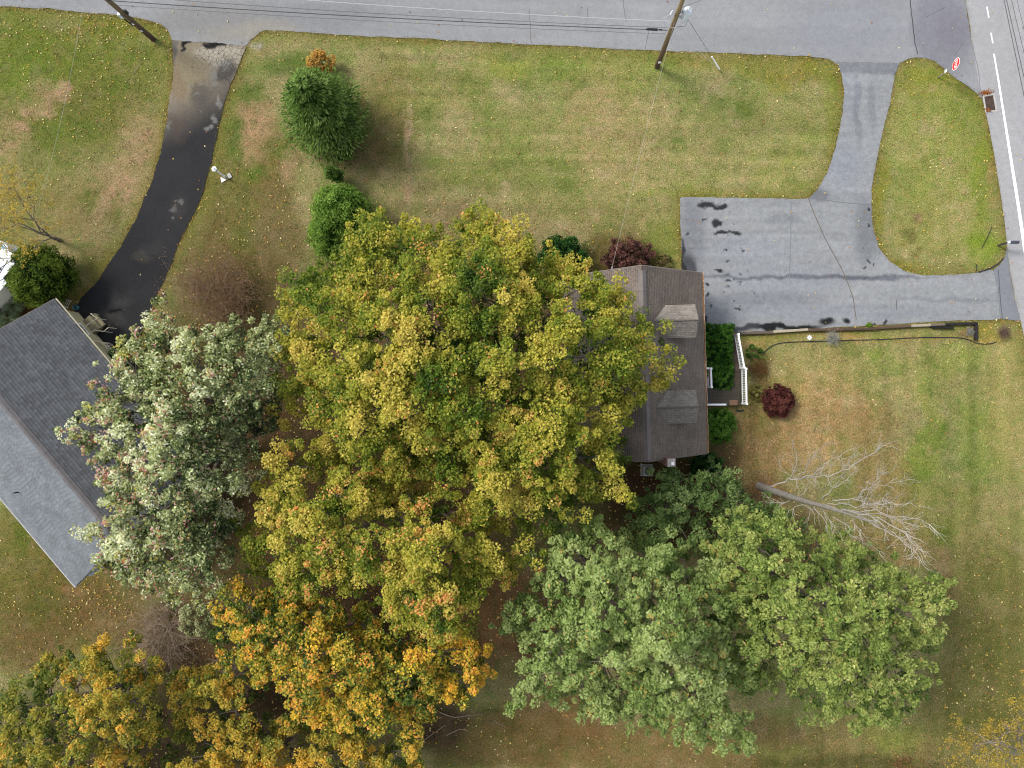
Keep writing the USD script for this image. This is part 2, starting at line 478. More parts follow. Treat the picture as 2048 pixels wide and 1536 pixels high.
apron_poly = Polygon(px_poly([(1986, 540), (2000, 529), (2009, 515), (2013, 492), (2018, 540), (2029, 600), (2041, 642), (2022, 640), (2000, 638), (1994, 580)])).buffer(0)
lane_pts = [(345, 80), (347, 150), (336, 222), (326, 288), (303, 365), (277, 428), (240, 496), (196, 560), (162, 596), (140, 640), (160, 700), (225, 790), (290, 800)] + \
    [(270, 720), (292, 640), (318, 585), (346, 522), (362, 478), (398, 408), (422, 328), (436, 250), (462, 170), (492, 92)]
lane_poly = Polygon(px_poly(lane_pts)).buffer(0)

K = 0.5
c_road, c_road2 = C(168, 170, 173), C(140, 142, 150)


def col_road(x, y):
    px, py = topx(x, y)
    n = fb(x, y, 0.35, 11)
    base = c_road[None] * (0.92 + 0.16 * n[:, None])
    base = base * (1 + (fb(x * 0.10, y * 1.6, 1.0, 5) - 0.5) * 0.34)[:, None] * (1 + (fb(x, y, 2.2, 6) - 0.5) * 0.16)[:, None]
    lst = [(430, 40, 120, 40, C(152, 150, 148), 0.7), (540, 60, 60, 22, C(176, 170, 158), 0.7), (470, 70, 60, 16, C(170, 166, 155), 0.6),
           (640, 30, 120, 30, C(130, 132, 138), 0.35), (1700, 60, 120, 60, C(158, 160, 172), 0.4),
           (1885, 60, 62, 80, C(146, 146, 156), 0.85, 0.2), (1895, 120, 50, 50, C(148, 148, 156), 0.6), (1900, 60, 30, 40, C(138, 136, 146), 0.5)]
    return blobs(px, py, base, lst, 3, 10.0)


def col_right(x, y):
    n = 0.5 * fb(x, y, 0.3, 21) + 0.5 * fb(x * 1.6 + y * 0.25, y * 0.12, 1.0, 22)
    return C(190, 190, 192)[None] * (0.82 + 0.36 * n[:, None])


def col_drive(x, y):
    px, py = topx(x, y)
    n = fb(x * 0.25, y, 1.1, 31)
    base = C(167, 170, 173)[None] * (0.86 + 0.28 * n[:, None])
    dk, md, tar = C(96, 98, 104), C(126, 130, 136), C(46, 47, 50)
    lst = [(1384, 480, 24, 90, C(128, 131, 140), 0.6), (1735, 460, 26, 60, md, 0.7), (1500, 500, 90, 26, C(166, 171, 180), 0.5), (1560, 560, 120, 26, C(164, 169, 179), 0.5),
           (1570, 440, 40, 10, md, 0.4), (1600, 555, 260, 4, C(112, 114, 124), 0.75), (1730, 557, 90, 5, C(110, 112, 121), 0.7), (1520, 600, 120, 16, C(135, 138, 148), 0.5),
           (1640, 625, 250, 14, C(160, 165, 174), 0.5), (1900, 600, 100, 5, md, 0.5), (1715, 220, 8, 60, C(128, 131, 139), 0.6), (1745, 210, 8, 60, C(136, 139, 147), 0.5),
           (1700, 180, 20, 60, C(158, 163, 174), 0.4), (1690, 330, 40, 50, C(158, 163, 174), 0.5),
           (1790, 130, 140, 20, C(136, 138, 146), 0.8, 0.15), (1640, 390, 20, 14, C(116, 118, 126), 0.6),
           (1560, 655, 84, 5.5, C(44, 45, 47), 1.0, 0.25), (1655, 645, 14, 9, tar, 1.0, 0.4), (1688, 645, 7, 6, tar, 1.0, 0.4), (1752, 648, 6, 4, tar, 0.9, 0.4), (1480, 655, 40, 6, C(80, 81, 86), 0.9, 0.4),
           (1376, 540, 14, 34, C(78, 79, 84), 0.9, 0.3), (1366, 520, 4, 40, tar, 0.9, 0.3)]
    c = blobs(px, py, base, lst, 7, 9.0, 26.0)
    sc = fb(x * 0.22, y * 3.2, 1.0, 33)
    c = c * (1 + (sc - 0.5) * 0.34)[:, None]
    mo = fb(x, y, 3.4, 34)
    c = c * (1 + (mo - 0.5) * 0.30)[:, None]
    fl = fb(x * 2.2, y * 5.0, 1.0, 35)
    reg = np.exp(-(((px - 1450) / 90) ** 2 + ((py - 560) / 90) ** 2)) + 0.6 * np.exp(-(((px - 1735) / 30) ** 2 + ((py - 500) / 90) ** 2)) + 0.5 * np.exp(-(((px - 1460) / 70) ** 2 + ((py - 430) / 40) ** 2))
    fm = sm(0.74, 0.80, fl + 0.10 * reg) * np.clip(reg * 1.3, 0, 1)
    c = c + (C(72, 74, 80)[None] - c) * (fm * 0.9)[:, None]
    spots = [(1414, 410, 20, 8), (1442, 415, 15, 5), (1432, 447, 11, 7), (1442, 465, 15, 4.5), (1470, 466, 14, 4), (1373, 467, 4, 3), (1406, 439, 6, 3),
             (1440, 541, 8, 2.6), (1413, 571, 3, 3), (1450, 583, 2.4, 3), (1420, 610, 3, 4), (1416, 590, 5, 4),
             (1410, 640, 5, 8), (1475, 618, 12, 2.4), (1450, 500, 6, 2), (1484, 500, 5, 2),
             (1738, 449, 3, 3), (1745, 530, 3, 4), (1736, 524, 3, 2.4), (1728, 536, 4, 2.4), (1730, 558, 3, 2), (1770, 645, 4, 2.6), (1735, 420, 2.6, 3)]
    return blobs(px, py, c, [(a, b, rx, ry, C(48, 49, 52), 0.95, 0.25) for a, b, rx, ry in spots], 17, 7.0, 10.0)


def col_lane(x, y):
    px, py = topx(x, y)
    n = fb(x, y, 0.8, 41)
    tarc = C(62, 62, 64)
    base = tarc[None] * (0.8 + 0.4 * n[:, None])
    m = 1 - sm(150, 285, py + (px - 380) * 0.55)
    worn = C(158, 148, 132)[None] * (0.8 + 0.4 * fb(x, y, 1.4, 43)[:, None])
    base = base * (1 - m[:, None]) + worn * m[:, None]
    lt, pale = C(186, 178, 162), C(150, 152, 154)
    lst = [(380, 140, 34, 56, C(154, 142, 116), 0.85, 0.5), (440, 108, 46, 20, lt, 0.95, 0.4), (474, 108, 18, 20, lt, 0.8, 0.5), (440, 128, 20, 14, lt, 0.8, 0.4), (350, 105, 8, 30, C(110, 108, 106), 0.8, 0.5),
           (452, 140, 24, 20, C(84, 82, 80), 0.8, 0.4), (360, 170, 12, 40, C(150, 132, 108), 0.7, 0.5), (408, 190, 22, 30, C(96, 92, 88), 0.7, 0.5),
           (372, 90, 8, 6, C(40, 40, 43), 1.0, 0.25), (430, 88, 26, 9, C(40, 40, 43), 1.0, 0.25), (360, 255, 18, 24, C(98, 86, 80), 0.6, 0.6)]
    c = blobs(px, py, base, lst, 13, 16.0, 26.0)
    chips = [(404, 168, 7, 4), (432, 165, 5, 6), (428, 150, 6, 5), (436, 205, 5, 14), (429, 240, 5, 9), (418, 255, 9, 5), (402, 224, 3, 3), (388, 186, 4, 3), (396, 188, 4, 2.5), (380, 172, 4, 3), (447, 130, 9, 8), (338, 252, 4, 6),
             (352, 404, 3.5, 3), (362, 403, 6, 4), (346, 420, 6, 4), (344, 438, 5, 4)]
    c = blobs(px, py, c, [(a, b, rx, ry, C(150, 149, 145), 0.7, 0.3) for a, b, rx, ry in chips], 23, 10.0, 9.0)
    dusty = [(300, 492, 18, 12, C(84, 84, 82), 0.4, 0.9), (285, 512, 14, 12, C(88, 86, 80), 0.8, 0.6), (240, 600, 22, 16, C(94, 93, 90), 0.5, 0.9), (228, 590, 14, 12, C(88, 87, 84), 0.4, 0.9),
             (226, 640, 14, 8, C(90, 88, 82), 0.6, 0.6), (244, 650, 10, 10, C(86, 85, 82), 0.5, 0.6), (355, 415, 14, 18, C(78, 76, 74), 0.6, 0.7), (230, 630, 12, 6, C(28, 28, 30), 0.8, 0.5)]
    return blobs(px, py, c, dusty, 29, 22.0, 30.0)


def wear_lane(x, y):
    px, py = topx(x, y)
    n = fb(x, y, 0.9, 47)
    a = 1 - sm(120, 150, py - (px - 440) * 0.25 + (n - 0.5) * 60)
    b = 1 - sm(0, 1, np.hypot((px - 462) / 30, (py - 150) / 60) + (n - 0.5))
    return np.clip(a * sm(372, 410, px + (n - 0.5) * 40) + b, 0, 1) * 0.85


# ------------------------------------------------------------------ ground
def ground():
    core_x = np.arange(-37.2, 37.21, 0.2); core_y = np.arange(-28.4, 28.41, 0.2)
    far = np.array([1, 2.5, 5, 9, 15, 24, 40, 70, 120, 220, 400, 700.0])
    X = np.concatenate([core_x[0] - far[::-1], core_x, core_x[-1] + far])
    Y = np.concatenate([core_y[0] - far[::-1], core_y, core_y[-1] + far])
    gx, gy = np.meshgrid(X, Y)
    x, y = gx.ravel(), gy.ravel()
    z = g(x, y)
    px, py = topx(x, y)
    k = H / (H - z)
    px, py = CX + (px - CX) * k, CY + (py - CY) * k
    n1, n2, n3 = fb(x, y, 0.16, 51), fb(x, y, 0.5, 52), fb(x, y, 1.6, 53)
    green, straw, tan, olive = C(124, 134, 74), C(150, 142, 98), C(168, 152, 118), C(108, 108, 56)
    base = straw[None] + (green - straw)[None] * sm(0.42, 0.62, n2)[:, None] * 0.8
    base = base + (tan - base) * (sm(0.52, 0.72, n1) * 0.45)[:, None]
    brown, litter, dirt = C(150, 122, 84), C(104, 82, 62), C(166, 136, 108)
    dkgreen = C(92, 108, 44)
    L = [
        # far left lawn
        (130, 180, 240, 170, C(112, 116, 54), 0.85), (60, 110, 120, 70, C(104, 118, 42), 0.7), (260, 110, 90, 50, C(110, 120, 48), 0.6), (240, 60, 90, 20, C(116, 118, 38), 0.7),
        (210, 210, 90, 60, C(104, 104, 48), 0.5), (120, 260, 90, 60, C(98, 110, 46), 0.5), (50, 160, 60, 40, C(112, 128, 52), 0.5),
        (110, 190, 28, 26, dirt, 0.55, 0.7), (75, 222, 34, 12, dirt, 0.6, 0.7), (42, 258, 22, 20, dirt, 0.55, 0.7), (8, 290, 20, 26, dirt, 0.5, 0.7), (132, 180, 8, 18, dirt, 0.8, 0.6),
        (285, 285, 40, 60, C(152, 130, 98), 0.75, 0.8), (240, 370, 60, 60, C(150, 126, 98), 0.75, 0.8), (200, 440, 70, 50, C(132, 108, 82), 0.6, 0.8), (150, 380, 60, 40, C(126, 118, 72), 0.6),
        (320, 330, 10, 50, C(112, 114, 54), 0.7), (60, 420, 110, 70, C(126, 116, 66), 0.6), (215, 540, 50, 40, C(112, 104, 58), 0.7), (240, 440, 16, 26, C(98, 108, 48), 0.7), (180, 400, 18, 18, C(96, 108, 48), 0.7),
        # between lane and lawn
        (470, 430, 70, 230, C(112, 104, 56), 0.8), (430, 520, 90, 100, C(110, 92, 58), 0.6), (540, 330, 50, 90, C(120, 104, 62), 0.8), (560, 490, 50, 130, C(110, 96, 60), 0.8), (495, 270, 34, 56, C(160, 132, 100), 0.85, 0.6), (520, 250, 20, 34, C(168, 140, 108), 0.7, 0.6),
        (500, 190, 26, 22, C(96, 116, 50), 0.8), (462, 290, 12, 40, C(96, 116, 50), 0.8), (580, 130, 50, 26, C(88, 112, 48), 0.8), (500, 340, 22, 24, C(96, 112, 44), 0.8), (480, 470, 30, 40, C(98, 104, 48), 0.7),
        (575, 330, 12, 36, C(160, 136, 106), 0.6, 0.7), (520, 95, 40, 20, C(140, 128, 86), 0.7), (505, 85, 24, 8, C(176, 172, 164), 0.9, 0.4),
        # main lawn
        (780, 230, 50, 110, C(118, 104, 62), 0.65), (720, 310, 60, 40, C(112, 94, 58), 0.7), (860, 180, 120, 60, C(134, 134, 70), 0.5), (1180, 140, 160, 40, C(122, 140, 56), 0.6),  # browner patches right of the conifer paint its soft shadow into the lawn
        (1010, 130, 60, 30, C(136, 144, 54), 0.5), (1210, 260, 80, 130, C(164, 146, 100), 0.6), (1320, 300, 150, 80, C(158, 146, 98), 0.45), (1040, 300, 90, 90, C(132, 136, 72), 0.5), (920, 350, 80, 60, C(124, 130, 66), 0.5),
        (1000, 440, 120, 40, C(160, 140, 104), 0.6), (900, 400, 60, 30, C(158, 142, 106), 0.5), (1120, 400, 70, 40, C(126, 132, 70), 0.5), (1250, 440, 120, 40, C(146, 138, 86), 0.5), (1330, 500, 40, 60, C(124, 132, 60), 0.7),
        (812, 270, 5, 60, C(166, 146, 118), 0.75, 0.5), (810, 360, 6, 60, C(168, 148, 120), 0.6, 0.6), (1480, 130, 160, 20, C(128, 124, 52), 0.6), (1600, 150, 60, 22, C(134, 126, 46), 0.7), (1670, 220, 22, 100, C(124, 134, 46), 0.6),
        (1560, 260, 90, 90, C(142, 144, 78), 0.5), (1430, 350, 120, 40, C(150, 142, 92), 0.4), (1420, 385, 200, 10, C(124, 136, 56), 0.6), (1440, 210, 24, 12, C(112, 134, 56), 0.6), (1490, 216, 26, 12, C(112, 134, 56), 0.6),
        (1355, 290, 12, 10, C(92, 120, 56), 0.8), (1560, 330, 60, 50, C(134, 140, 66), 0.5),
        # island
        (1880, 300, 110, 190, C(142, 146, 76), 0.85), (1850, 150, 60, 30, C(132, 136, 52), 0.8), (1930, 200, 40, 60, C(118, 132, 52), 0.6), (1880, 460, 90, 50, C(150, 146, 84), 0.6), (1960, 360, 26, 110, C(120, 136, 44), 0.7),
        (1975, 500, 34, 30, C(122, 148, 30), 0.8), (1800, 540, 60, 14, C(132, 128, 40), 0.7), (1755, 400, 12, 80, C(142, 138, 50), 0.7), (1835, 440, 12, 10, C(150, 124, 92), 0.8), (1820, 475, 12, 10, C(128, 118, 62), 0.7), (1835, 505, 12, 10, C(120, 112, 60), 0.7),
        (1990, 300, 10, 90, C(160, 132, 86), 0.7),
        # bed along the timbers and front yard
        (1700, 672, 230, 12, C(150, 130, 80), 0.8), (1500, 680, 40, 14, C(166, 138, 90), 0.9), (1700, 672, 40, 10, C(166, 132, 88), 0.7), (1760, 668, 40, 8, C(124, 136, 60), 0.7), (1585, 668, 30, 8, C(130, 132, 62), 0.7), (1980, 665, 36, 24, C(158, 140, 62), 0.8),
        (1900, 668, 60, 8, C(130, 124, 66), 0.7), (1940, 662, 18, 12, C(140, 114, 84), 0.9), (1750, 740, 260, 60, C(148, 142, 86), 0.6), (1620, 760, 90, 60, C(150, 136, 86), 0.6), (1760, 725, 40, 22, C(124, 144, 58), 0.6), (1920, 720, 60, 30, C(134, 148, 66), 0.6),
        (1620, 860, 120, 90, C(164, 134, 90), 0.8), (1560, 880, 90, 60, C(168, 138, 96), 0.7), (1700, 830, 80, 50, C(160, 132, 92), 0.7), (1500, 830, 40, 50, C(150, 126, 78), 0.8), (1520, 920, 70, 40, C(166, 134, 92), 0.8),
        (1860, 880, 30, 120, C(126, 140, 58), 0.7), (1960, 870, 50, 100, C(128, 142, 62), 0.6), (1830, 960, 30, 60, C(122, 138, 56), 0.7), (1890, 1070, 30, 26, C(108, 134, 52), 0.8), (2020, 800, 40, 160, C(158, 148, 90), 0.7), (1920, 960, 40, 90, C(114, 136, 62), 0.5),
        (1780, 1090, 90, 40, C(150, 124, 84), 0.7), (1760, 940, 60, 120, C(142, 120, 76), 0.7), (1900, 1040, 140, 80, C(132, 122, 70), 0.5), (1980, 1200, 120, 120, C(112, 108, 58), 0.85), (1960, 1400, 130, 130, C(106, 104, 54), 0.85),
        (1880, 1160, 40, 60, C(132, 110, 78), 0.7), (1700, 1500, 260, 60, C(132, 120, 76), 0.9), (1300, 1500, 320, 60, C(124, 102, 66), 0.9), (1120, 1440, 120, 70, C(122, 96, 62), 0.9), (1000, 1490, 160, 60, C(104, 88, 52), 0.9), (1780, 1470, 50, 30, C(128, 138, 64), 0.7), (1560, 1510, 60, 24, C(120, 128, 62), 0.6),
        (1700, 1536, 240, 26, C(84, 82, 44), 0.8), (1540, 1100, 120, 90, C(126, 100, 68), 0.9), (1530, 985, 44, 26, C(142, 104, 74), 0.8),
        # shade-grown, leaf-strewn ground under the trees
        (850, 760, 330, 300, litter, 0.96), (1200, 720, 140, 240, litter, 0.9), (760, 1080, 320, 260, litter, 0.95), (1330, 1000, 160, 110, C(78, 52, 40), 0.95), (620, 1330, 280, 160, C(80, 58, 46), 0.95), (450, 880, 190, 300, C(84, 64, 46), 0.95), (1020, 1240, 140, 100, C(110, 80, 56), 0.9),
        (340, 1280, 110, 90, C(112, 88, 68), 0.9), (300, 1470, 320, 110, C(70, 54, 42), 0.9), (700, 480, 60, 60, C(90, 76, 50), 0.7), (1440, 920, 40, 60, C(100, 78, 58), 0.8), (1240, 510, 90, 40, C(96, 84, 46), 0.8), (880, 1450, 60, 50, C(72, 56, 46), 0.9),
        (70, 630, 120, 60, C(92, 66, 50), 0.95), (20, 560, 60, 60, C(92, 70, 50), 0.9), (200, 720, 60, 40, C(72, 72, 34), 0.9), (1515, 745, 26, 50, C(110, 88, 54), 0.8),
        # bottom left lawn
        (90, 1180, 150, 140, C(108, 98, 50), 0.95), (30, 1100, 50, 70, C(116, 112, 56), 0.8), (60, 1060, 20, 40, C(92, 108, 36), 0.7), (190, 1220, 90, 60, C(116, 92, 58), 0.7), (60, 1290, 80, 60, C(112, 92, 58), 0.8), (140, 1180, 26, 16, C(140, 104, 68), 0.6), (90, 1210, 40, 30, C(92, 96, 42), 0.6),
    ]
    inframe = (np.abs(x) < 40) & (np.abs(y) < 32)
    c = base.copy()
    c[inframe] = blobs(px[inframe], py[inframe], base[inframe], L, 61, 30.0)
    L2 = [(110, 190, 12, 9, dirt, 0.7, 0.4), (132, 182, 7, 17, dirt, 0.85, 0.4), (96, 202, 10, 7, dirt, 0.7, 0.4), (72, 224, 22, 7, dirt, 0.75, 0.4), (100, 218, 12, 7, dirt, 0.7, 0.4), (44, 256, 16, 18, dirt, 0.75, 0.4),
          (12, 292, 14, 14, dirt, 0.6, 0.4), (290, 280, 26, 36, dirt, 0.45, 0.6), (255, 345, 34, 40, dirt, 0.4, 0.6), (225, 400, 26, 20, dirt, 0.4, 0.6), (170, 500, 14, 10, dirt, 0.5, 0.5), (812, 250, 3.5, 30, dirt, 0.7, 0.4), (811, 330, 3.5, 40, dirt, 0.6, 0.5), (808, 378, 8, 14, dirt, 0.6, 0.5),
          (498, 262, 24, 44, C(166, 136, 104), 0.7, 0.35), (574, 345, 10, 26, dirt, 0.5, 0.5), (115, 110, 5, 22, C(110, 92, 60), 0.5, 0.5), (1838, 440, 9, 8, C(132, 108, 84), 0.7, 0.5), (1817, 476, 10, 9, C(96, 92, 50), 0.6, 0.5), (1836, 506, 10, 9, C(96, 92, 50), 0.6, 0.5)]
    for bx, by in ((870, 395), (920, 385), (960, 400), (1005, 380), (1180, 260), (1230, 290), (1250, 330), (1200, 345), (1310, 280), (1430, 180), (1470, 250), (1540, 330), (1640, 850), (1580, 910), (1690, 800), (1750, 860), (1850, 260), (1890, 320), (1930, 380), (1120, 455), (1060, 470)):
        L2.append((bx, by, 16, 9, tan, 0.5, 0.7))
    for bx, by in ((880, 150), (930, 160), (1015, 115), (1040, 170), (1090, 130), (1160, 170), (850, 230), (1130, 330), (1130, 370), (1440, 212), (1490, 216), (1350, 290), (1450, 295), (1560, 290), (1590, 360), (1010, 330), (860, 320), (1790, 740), (1860, 720), (1940, 740), (1700, 700), (1890, 870), (1920, 930), (1840, 960), (1890, 1070), (200, 60), (260, 110), (90, 140), (170, 250), (60, 110), (230, 170), (110, 260), (460, 190), (465, 250), (470, 300), (500, 345), (560, 300), (590, 210), (600, 130)):
        L2.append((bx, by, 22, 13, C(94, 116, 46), 0.5, 0.8))
    c[inframe] = blobs(px[inframe], py[inframe], c[inframe], L2, 63, 20.0, 22.0)
    # mowing bands, along the road on the lawn and across it in the front yard
    lawn_main = ((px > 760) & (px < 1680) & (py < 440))
    band = np.sin(y * 2 * np.pi / 1.25 + 2.0 * fb(x, y, 0.12, 71)) * 0.055
    c[lawn_main] *= (1 + band[lawn_main])[:, None]
    yard = (px > 1500) & (py > 690)
    band2 = np.sin(x * 2 * np.pi / 1.5 + 2.0 * fb(x, y, 0.12, 72)) * 0.05
    c[yard] *= (1 + band2[yard])[:, None]
    n4, n5 = fb(x, y, 2.4, 54), fb(x, y, 0.9, 55)
    gmix = (sm(0.5, 0.72, n4) * 0.30 + sm(0.5, 0.7, n5) * 0.22)[:, None]
    smix = (sm(0.5, 0.28, n4) * 0.26 + sm(0.5, 0.3, n5) * 0.20)[:, None]
    lum = c.mean(1, keepdims=True) / green.mean()
    c = c * (1 - gmix) + green[None] * np.clip(lum, 0.5, 1.2) * 0.92 * gmix
    c = c * (1 - smix) + tan[None] * np.clip(lum, 0.5, 1.2) * smix
    c = c * (0.80 + 0.40 * n3)[:, None]
    st1 = (fb(x * 0.10, y * 2.4, 1.0, 73) - 0.5) * 0.55
    c[lawn_main] *= (1 + st1[lawn_main])[:, None]
    st2 = (fb(x * 2.0, y * 0.12, 1.0, 74) - 0.5) * 0.5
    c[yard] *= (1 + st2[yard])[:, None]
    c = c * LAWN_GAIN
    # a thin brown rim of dead grass and leaves where the lawn meets paving
    pav = unary_union([road_poly, right_poly, drive_poly, apron_poly, lane_poly]).simplify(0.02)
    d = np.full(len(x), 9.0)
    shapely.prepare(pav)
    near = inframe & shapely.contains_xy(pav.buffer(1.2), x, y)
    d[near] = shapely.distance(pav, shapely.points(x[near], y[near]))
    e = (1 - sm(0.05, 0.45, d)) * (0.35 + 0.6 * sm(0.35, 0.65, n2))
    c = c + (C(150, 122, 78)[None] - c) * e[:, None] * 0.7
    e2 = (1 - sm(0.3, 1.1, d)) * 0.35
    c = c + (C(128, 130, 50)[None] - c) * e2[:, None]
    nx, ny = len(X), len(Y)
    i = (np.arange(ny - 1)[:, None] * nx + np.arange(nx - 1)[None]).ravel()
    f = np.vstack([np.stack([i, i + 1, i + nx + 1], 1), np.stack([i, i + nx + 1, i + nx], 1)])
    # small unevenness of the turf, none under paving
    lift = (n3 - 0.5) * 0.05 * sm(0.25, 0.8, d) * inframe
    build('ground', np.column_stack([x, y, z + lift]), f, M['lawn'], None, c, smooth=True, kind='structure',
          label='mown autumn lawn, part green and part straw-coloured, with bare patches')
    inner = c.reshape(ny, nx, 3)[len(far):len(far) + len(core_y), len(far):len(far) + len(core_x)]
    return core_x, core_y, inner


LAWN = ground()
Z1 = 0.03
road_p = sheet('road', ragged(road_poly.intersection(shapely.box(-140, -200, 60, 200)), 0.12, 81), Z1, M['asphalt'], col_road, 0.25, 'grey asphalt road along the top of the photo')
right_p = sheet('road', ragged(right_poly, 0.05, 82), Z1 + 0.004, M['asphalt'], col_right, 0.25, 'pale grey road down the right edge with a white edge line')
drive_p = sheet('driveway', ragged(drive_poly, 0.08, 83), Z1 + 0.008, M['old_asphalt'], col_drive, 0.085, 'weathered blue-grey asphalt driveway and parking pad by the house')
sheet('driveway_apron', ragged(apron_poly, 0.03, 84), Z1 + 0.012, M['asphalt'], lambda x, y: C(150, 152, 160)[None] * (0.93 + 0.14 * fb(x, y, 1.0, 91)[:, None]), 0.2, 'darker asphalt strip between driveway and right-hand road')
lane_p = sheet('driveway', ragged(lane_poly, 0.14, 85), Z1 + 0.012, M['lane'], col_lane, 0.085, 'black sealed driveway, cracked and worn pale at the road end', wear=wear_lane)


def strip(name, pts, w, mat_, z, parent, col, seed=0, wob=0.0, **kw):
    P = np.array([at(a, b, 0)[:2] for a, b in pts])
    L = LineString(P)
    n = max(2, int(L.length / 0.3))
    Q = np.array([L.interpolate(i / n, normalized=True).coords[0] for i in range(n + 1)])
    if wob:
        Q = Q + (np.stack([fb(Q[:, 0], Q[:, 1], 1.3, seed), fb(Q[:, 0] + 9, Q[:, 1], 1.3, seed + 1)], 1) - 0.5) * 2 * wob
    T = np.gradient(Q, axis=0); T /= np.linalg.norm(T, axis=1, keepdims=True)
    N = np.stack([-T[:, 1], T[:, 0]], 1)
    ww = np.interp(np.linspace(0, 1, n + 1), np.linspace(0, 1, len(np.atleast_1d(w))), np.atleast_1d(w))[:, None] / 2
    V = np.vstack([Q + N * ww, Q - N * ww])
    i = np.arange(n)
    f = np.vstack([np.stack([i, i + n + 1, i + 1], 1), np.stack([i + 1, i + n + 1, i + n + 2], 1)])
    V3 = np.column_stack([V, np.full(len(V), z)])
    return build(name, V3, f, mat_, parent, np.tile(np.asarray(col, float), (len(V3), 1)), **kw)


white_c = (0.62, 0.62, 0.62)
strip('edge_line', [(1987, 108), (1996, 160), (2003, 205), (2019, 305), (2035, 405), (2049, 500), (2090, 700), (2200, 1150)], [0.10, 0.2, 0.25, 0.25, 0.25], M['line'], Z1 + 0.009, right_p, (0.75, 0.75, 0.75))
strip('lane_dash', [(1973, 14), (1977, 36)], 0.10, M['line'], Z1 + 0.009, right_p, white_c)
strip('lane_dash', [(1981, 66), (1985, 87)], 0.10, M['line'], Z1 + 0.009, right_p, white_c)
dark = C(112, 115, 120)
for i, pts in enumerate([[(1058, 18), (1060, 45), (1061, 70), (1062, 86)], [(1175, 16), (1176, 40)], [(1245, -5), (1250, 20), (1252, 44)], [(1298, 62), (1294, 80), (1290, 98)], [(1820, 0), (1824, 40), (1829, 80), (1834, 110)],
                         [(1890, 15), (1872, 25), (1850, 36)], [(1925, 88), (1915, 98), (1905, 112)], [(1945, 90), (1958, 165), (1966, 200)]]):
    strip('crack', pts, 0.03 if i != 4 else 0.06, M['line'], Z1 + 0.0045, road_p, dark if i != 4 else C(84, 86, 90), 100 + i, 0.14)
strip('seam', [(1616, 396), (1628, 428), (1650, 478), (1684, 540), (1705, 592), (1712, 640)], 0.05, M['line'], Z1 + 0.0125, drive_p, C(128, 112, 96), 120, 0.03)
strip('seam', [(1582, 402), (1581, 470), (1578, 560)], 0.06, M['line'], Z1 + 0.0125, drive_p, C(144, 149, 155), 121, 0.06)
strip('seam', [(1618, 396), (1680, 405), (1740, 410)], 0.05, M['line'], Z1 + 0.0125, drive_p, C(128, 132, 138), 122, 0.05)
strip('seam', [(1793, 620), (1792, 600)], 0.06, M['line'], Z1 + 0.0125, drive_p, C(118, 120, 126), 123, 0.02)
strip('seam', [(1996, 540), (2000, 600), (2004, 638)], 0.05, M['line'], Z1 + 0.0125, drive_p, C(96, 96, 98), 125, 0.02)


# ------------------------------------------------------------------ houses
def frame(o, u, v):
    """4x4 matrix: local x along u, y along v (plan directions), origin o."""
    m = np.eye(4)
    m[:3, 0] = [u[0], u[1], 0]; m[:3, 1] = [v[0], v[1], 0]; m[:3, 3] = o
    return m


def xf(m, p):
    return np.asarray(p, float) @ m[:3, :3].T + m[:3, 3]


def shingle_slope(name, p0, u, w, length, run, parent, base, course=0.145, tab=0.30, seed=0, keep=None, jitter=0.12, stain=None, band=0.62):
    """Tabs laid in courses from the eave point p0 along u (eave) and up w (slope). One joined part."""
    r = seeded(seed)
    u, w = np.asarray(u, float), np.asarray(w, float)
    nrm = np.cross(u, w); nrm /= np.linalg.norm(nrm)
    if nrm[2] < 0:
        nrm = -nrm
    rows = int(math.ceil(run / course))
    mb = MB()
    V, Fc, Cc = [], [], []
    k = 0
    for i in range(rows):
        a0, a1 = i * course, min((i + 1) * course + 0.02, run)
        s = -(i % 2) * tab * 0.5 - r.random() * 0.08
        while s < length:
            wd = tab * (0.85 + 0.3 * r.random())
            s0, s1 = max(s, 0), min(s + wd - 0.014, length)
            s += wd
            if s1 - s0 < 0.04:
                continue
            if keep is not None and not keep(0.5 * (s0 + s1), 0.5 * (a0 + a1)):
                continue
            th = 0.016 + 0.010 * r.random()
            q = np.array([p0 + u * s0 + w * a0, p0 + u * s1 + w * a0, p0 + u * s1 + w * a1, p0 + u * s0 + w * a1])
            top = q + nrm * np.array([th, th, 0.004, 0.004])[:, None]
            V.append(np.vstack([top, q[:2] - nrm * 0.002]))
            Fc.append(np.array([[0, 1, 2], [0, 2, 3], [4, 5, 1], [4, 1, 0], [5, 2, 1], [4, 0, 3]]) + k)
            c = base * (1 + jitter * (r.random() - 0.5) * 2)
            if stain is not None:
                c = c * stain(0.5 * (s0 + s1) / length, 0.5 * (a0 + a1) / run)
            Cc.append(c[None] * np.array([1.06, 1.06, band, band, 0.25, 0.25])[:, None])  # shadow band put into the tint: tab tops darker, butt edges lighter
            k += 6
    mb.add(np.vstack(V), np.vstack(Fc), np.vstack(Cc))
    return mb.build(name, M['shingle'], parent, kind='stuff')


def slab(name, quad, th, mat_, parent, c=(0.3, 0.3, 0.3), **kw):
    """A slab whose top face is the quad (counter-clockwise from above)."""
    q = np.asarray(quad, float)
    n = np.cross(q[1] - q[0], q[3] - q[0]); n /= np.linalg.norm(n)
    if n[2] < 0:
        n = -n
    v = np.vstack([q, q - n * th])
    f = [[0, 1, 2, 3], [7, 6, 5, 4], [0, 4, 5, 1], [1, 5, 6, 2], [2, 6, 7, 3], [3, 7, 4, 0]]
    return MB().add(v, f, c).build(name, mat_, parent, **kw)


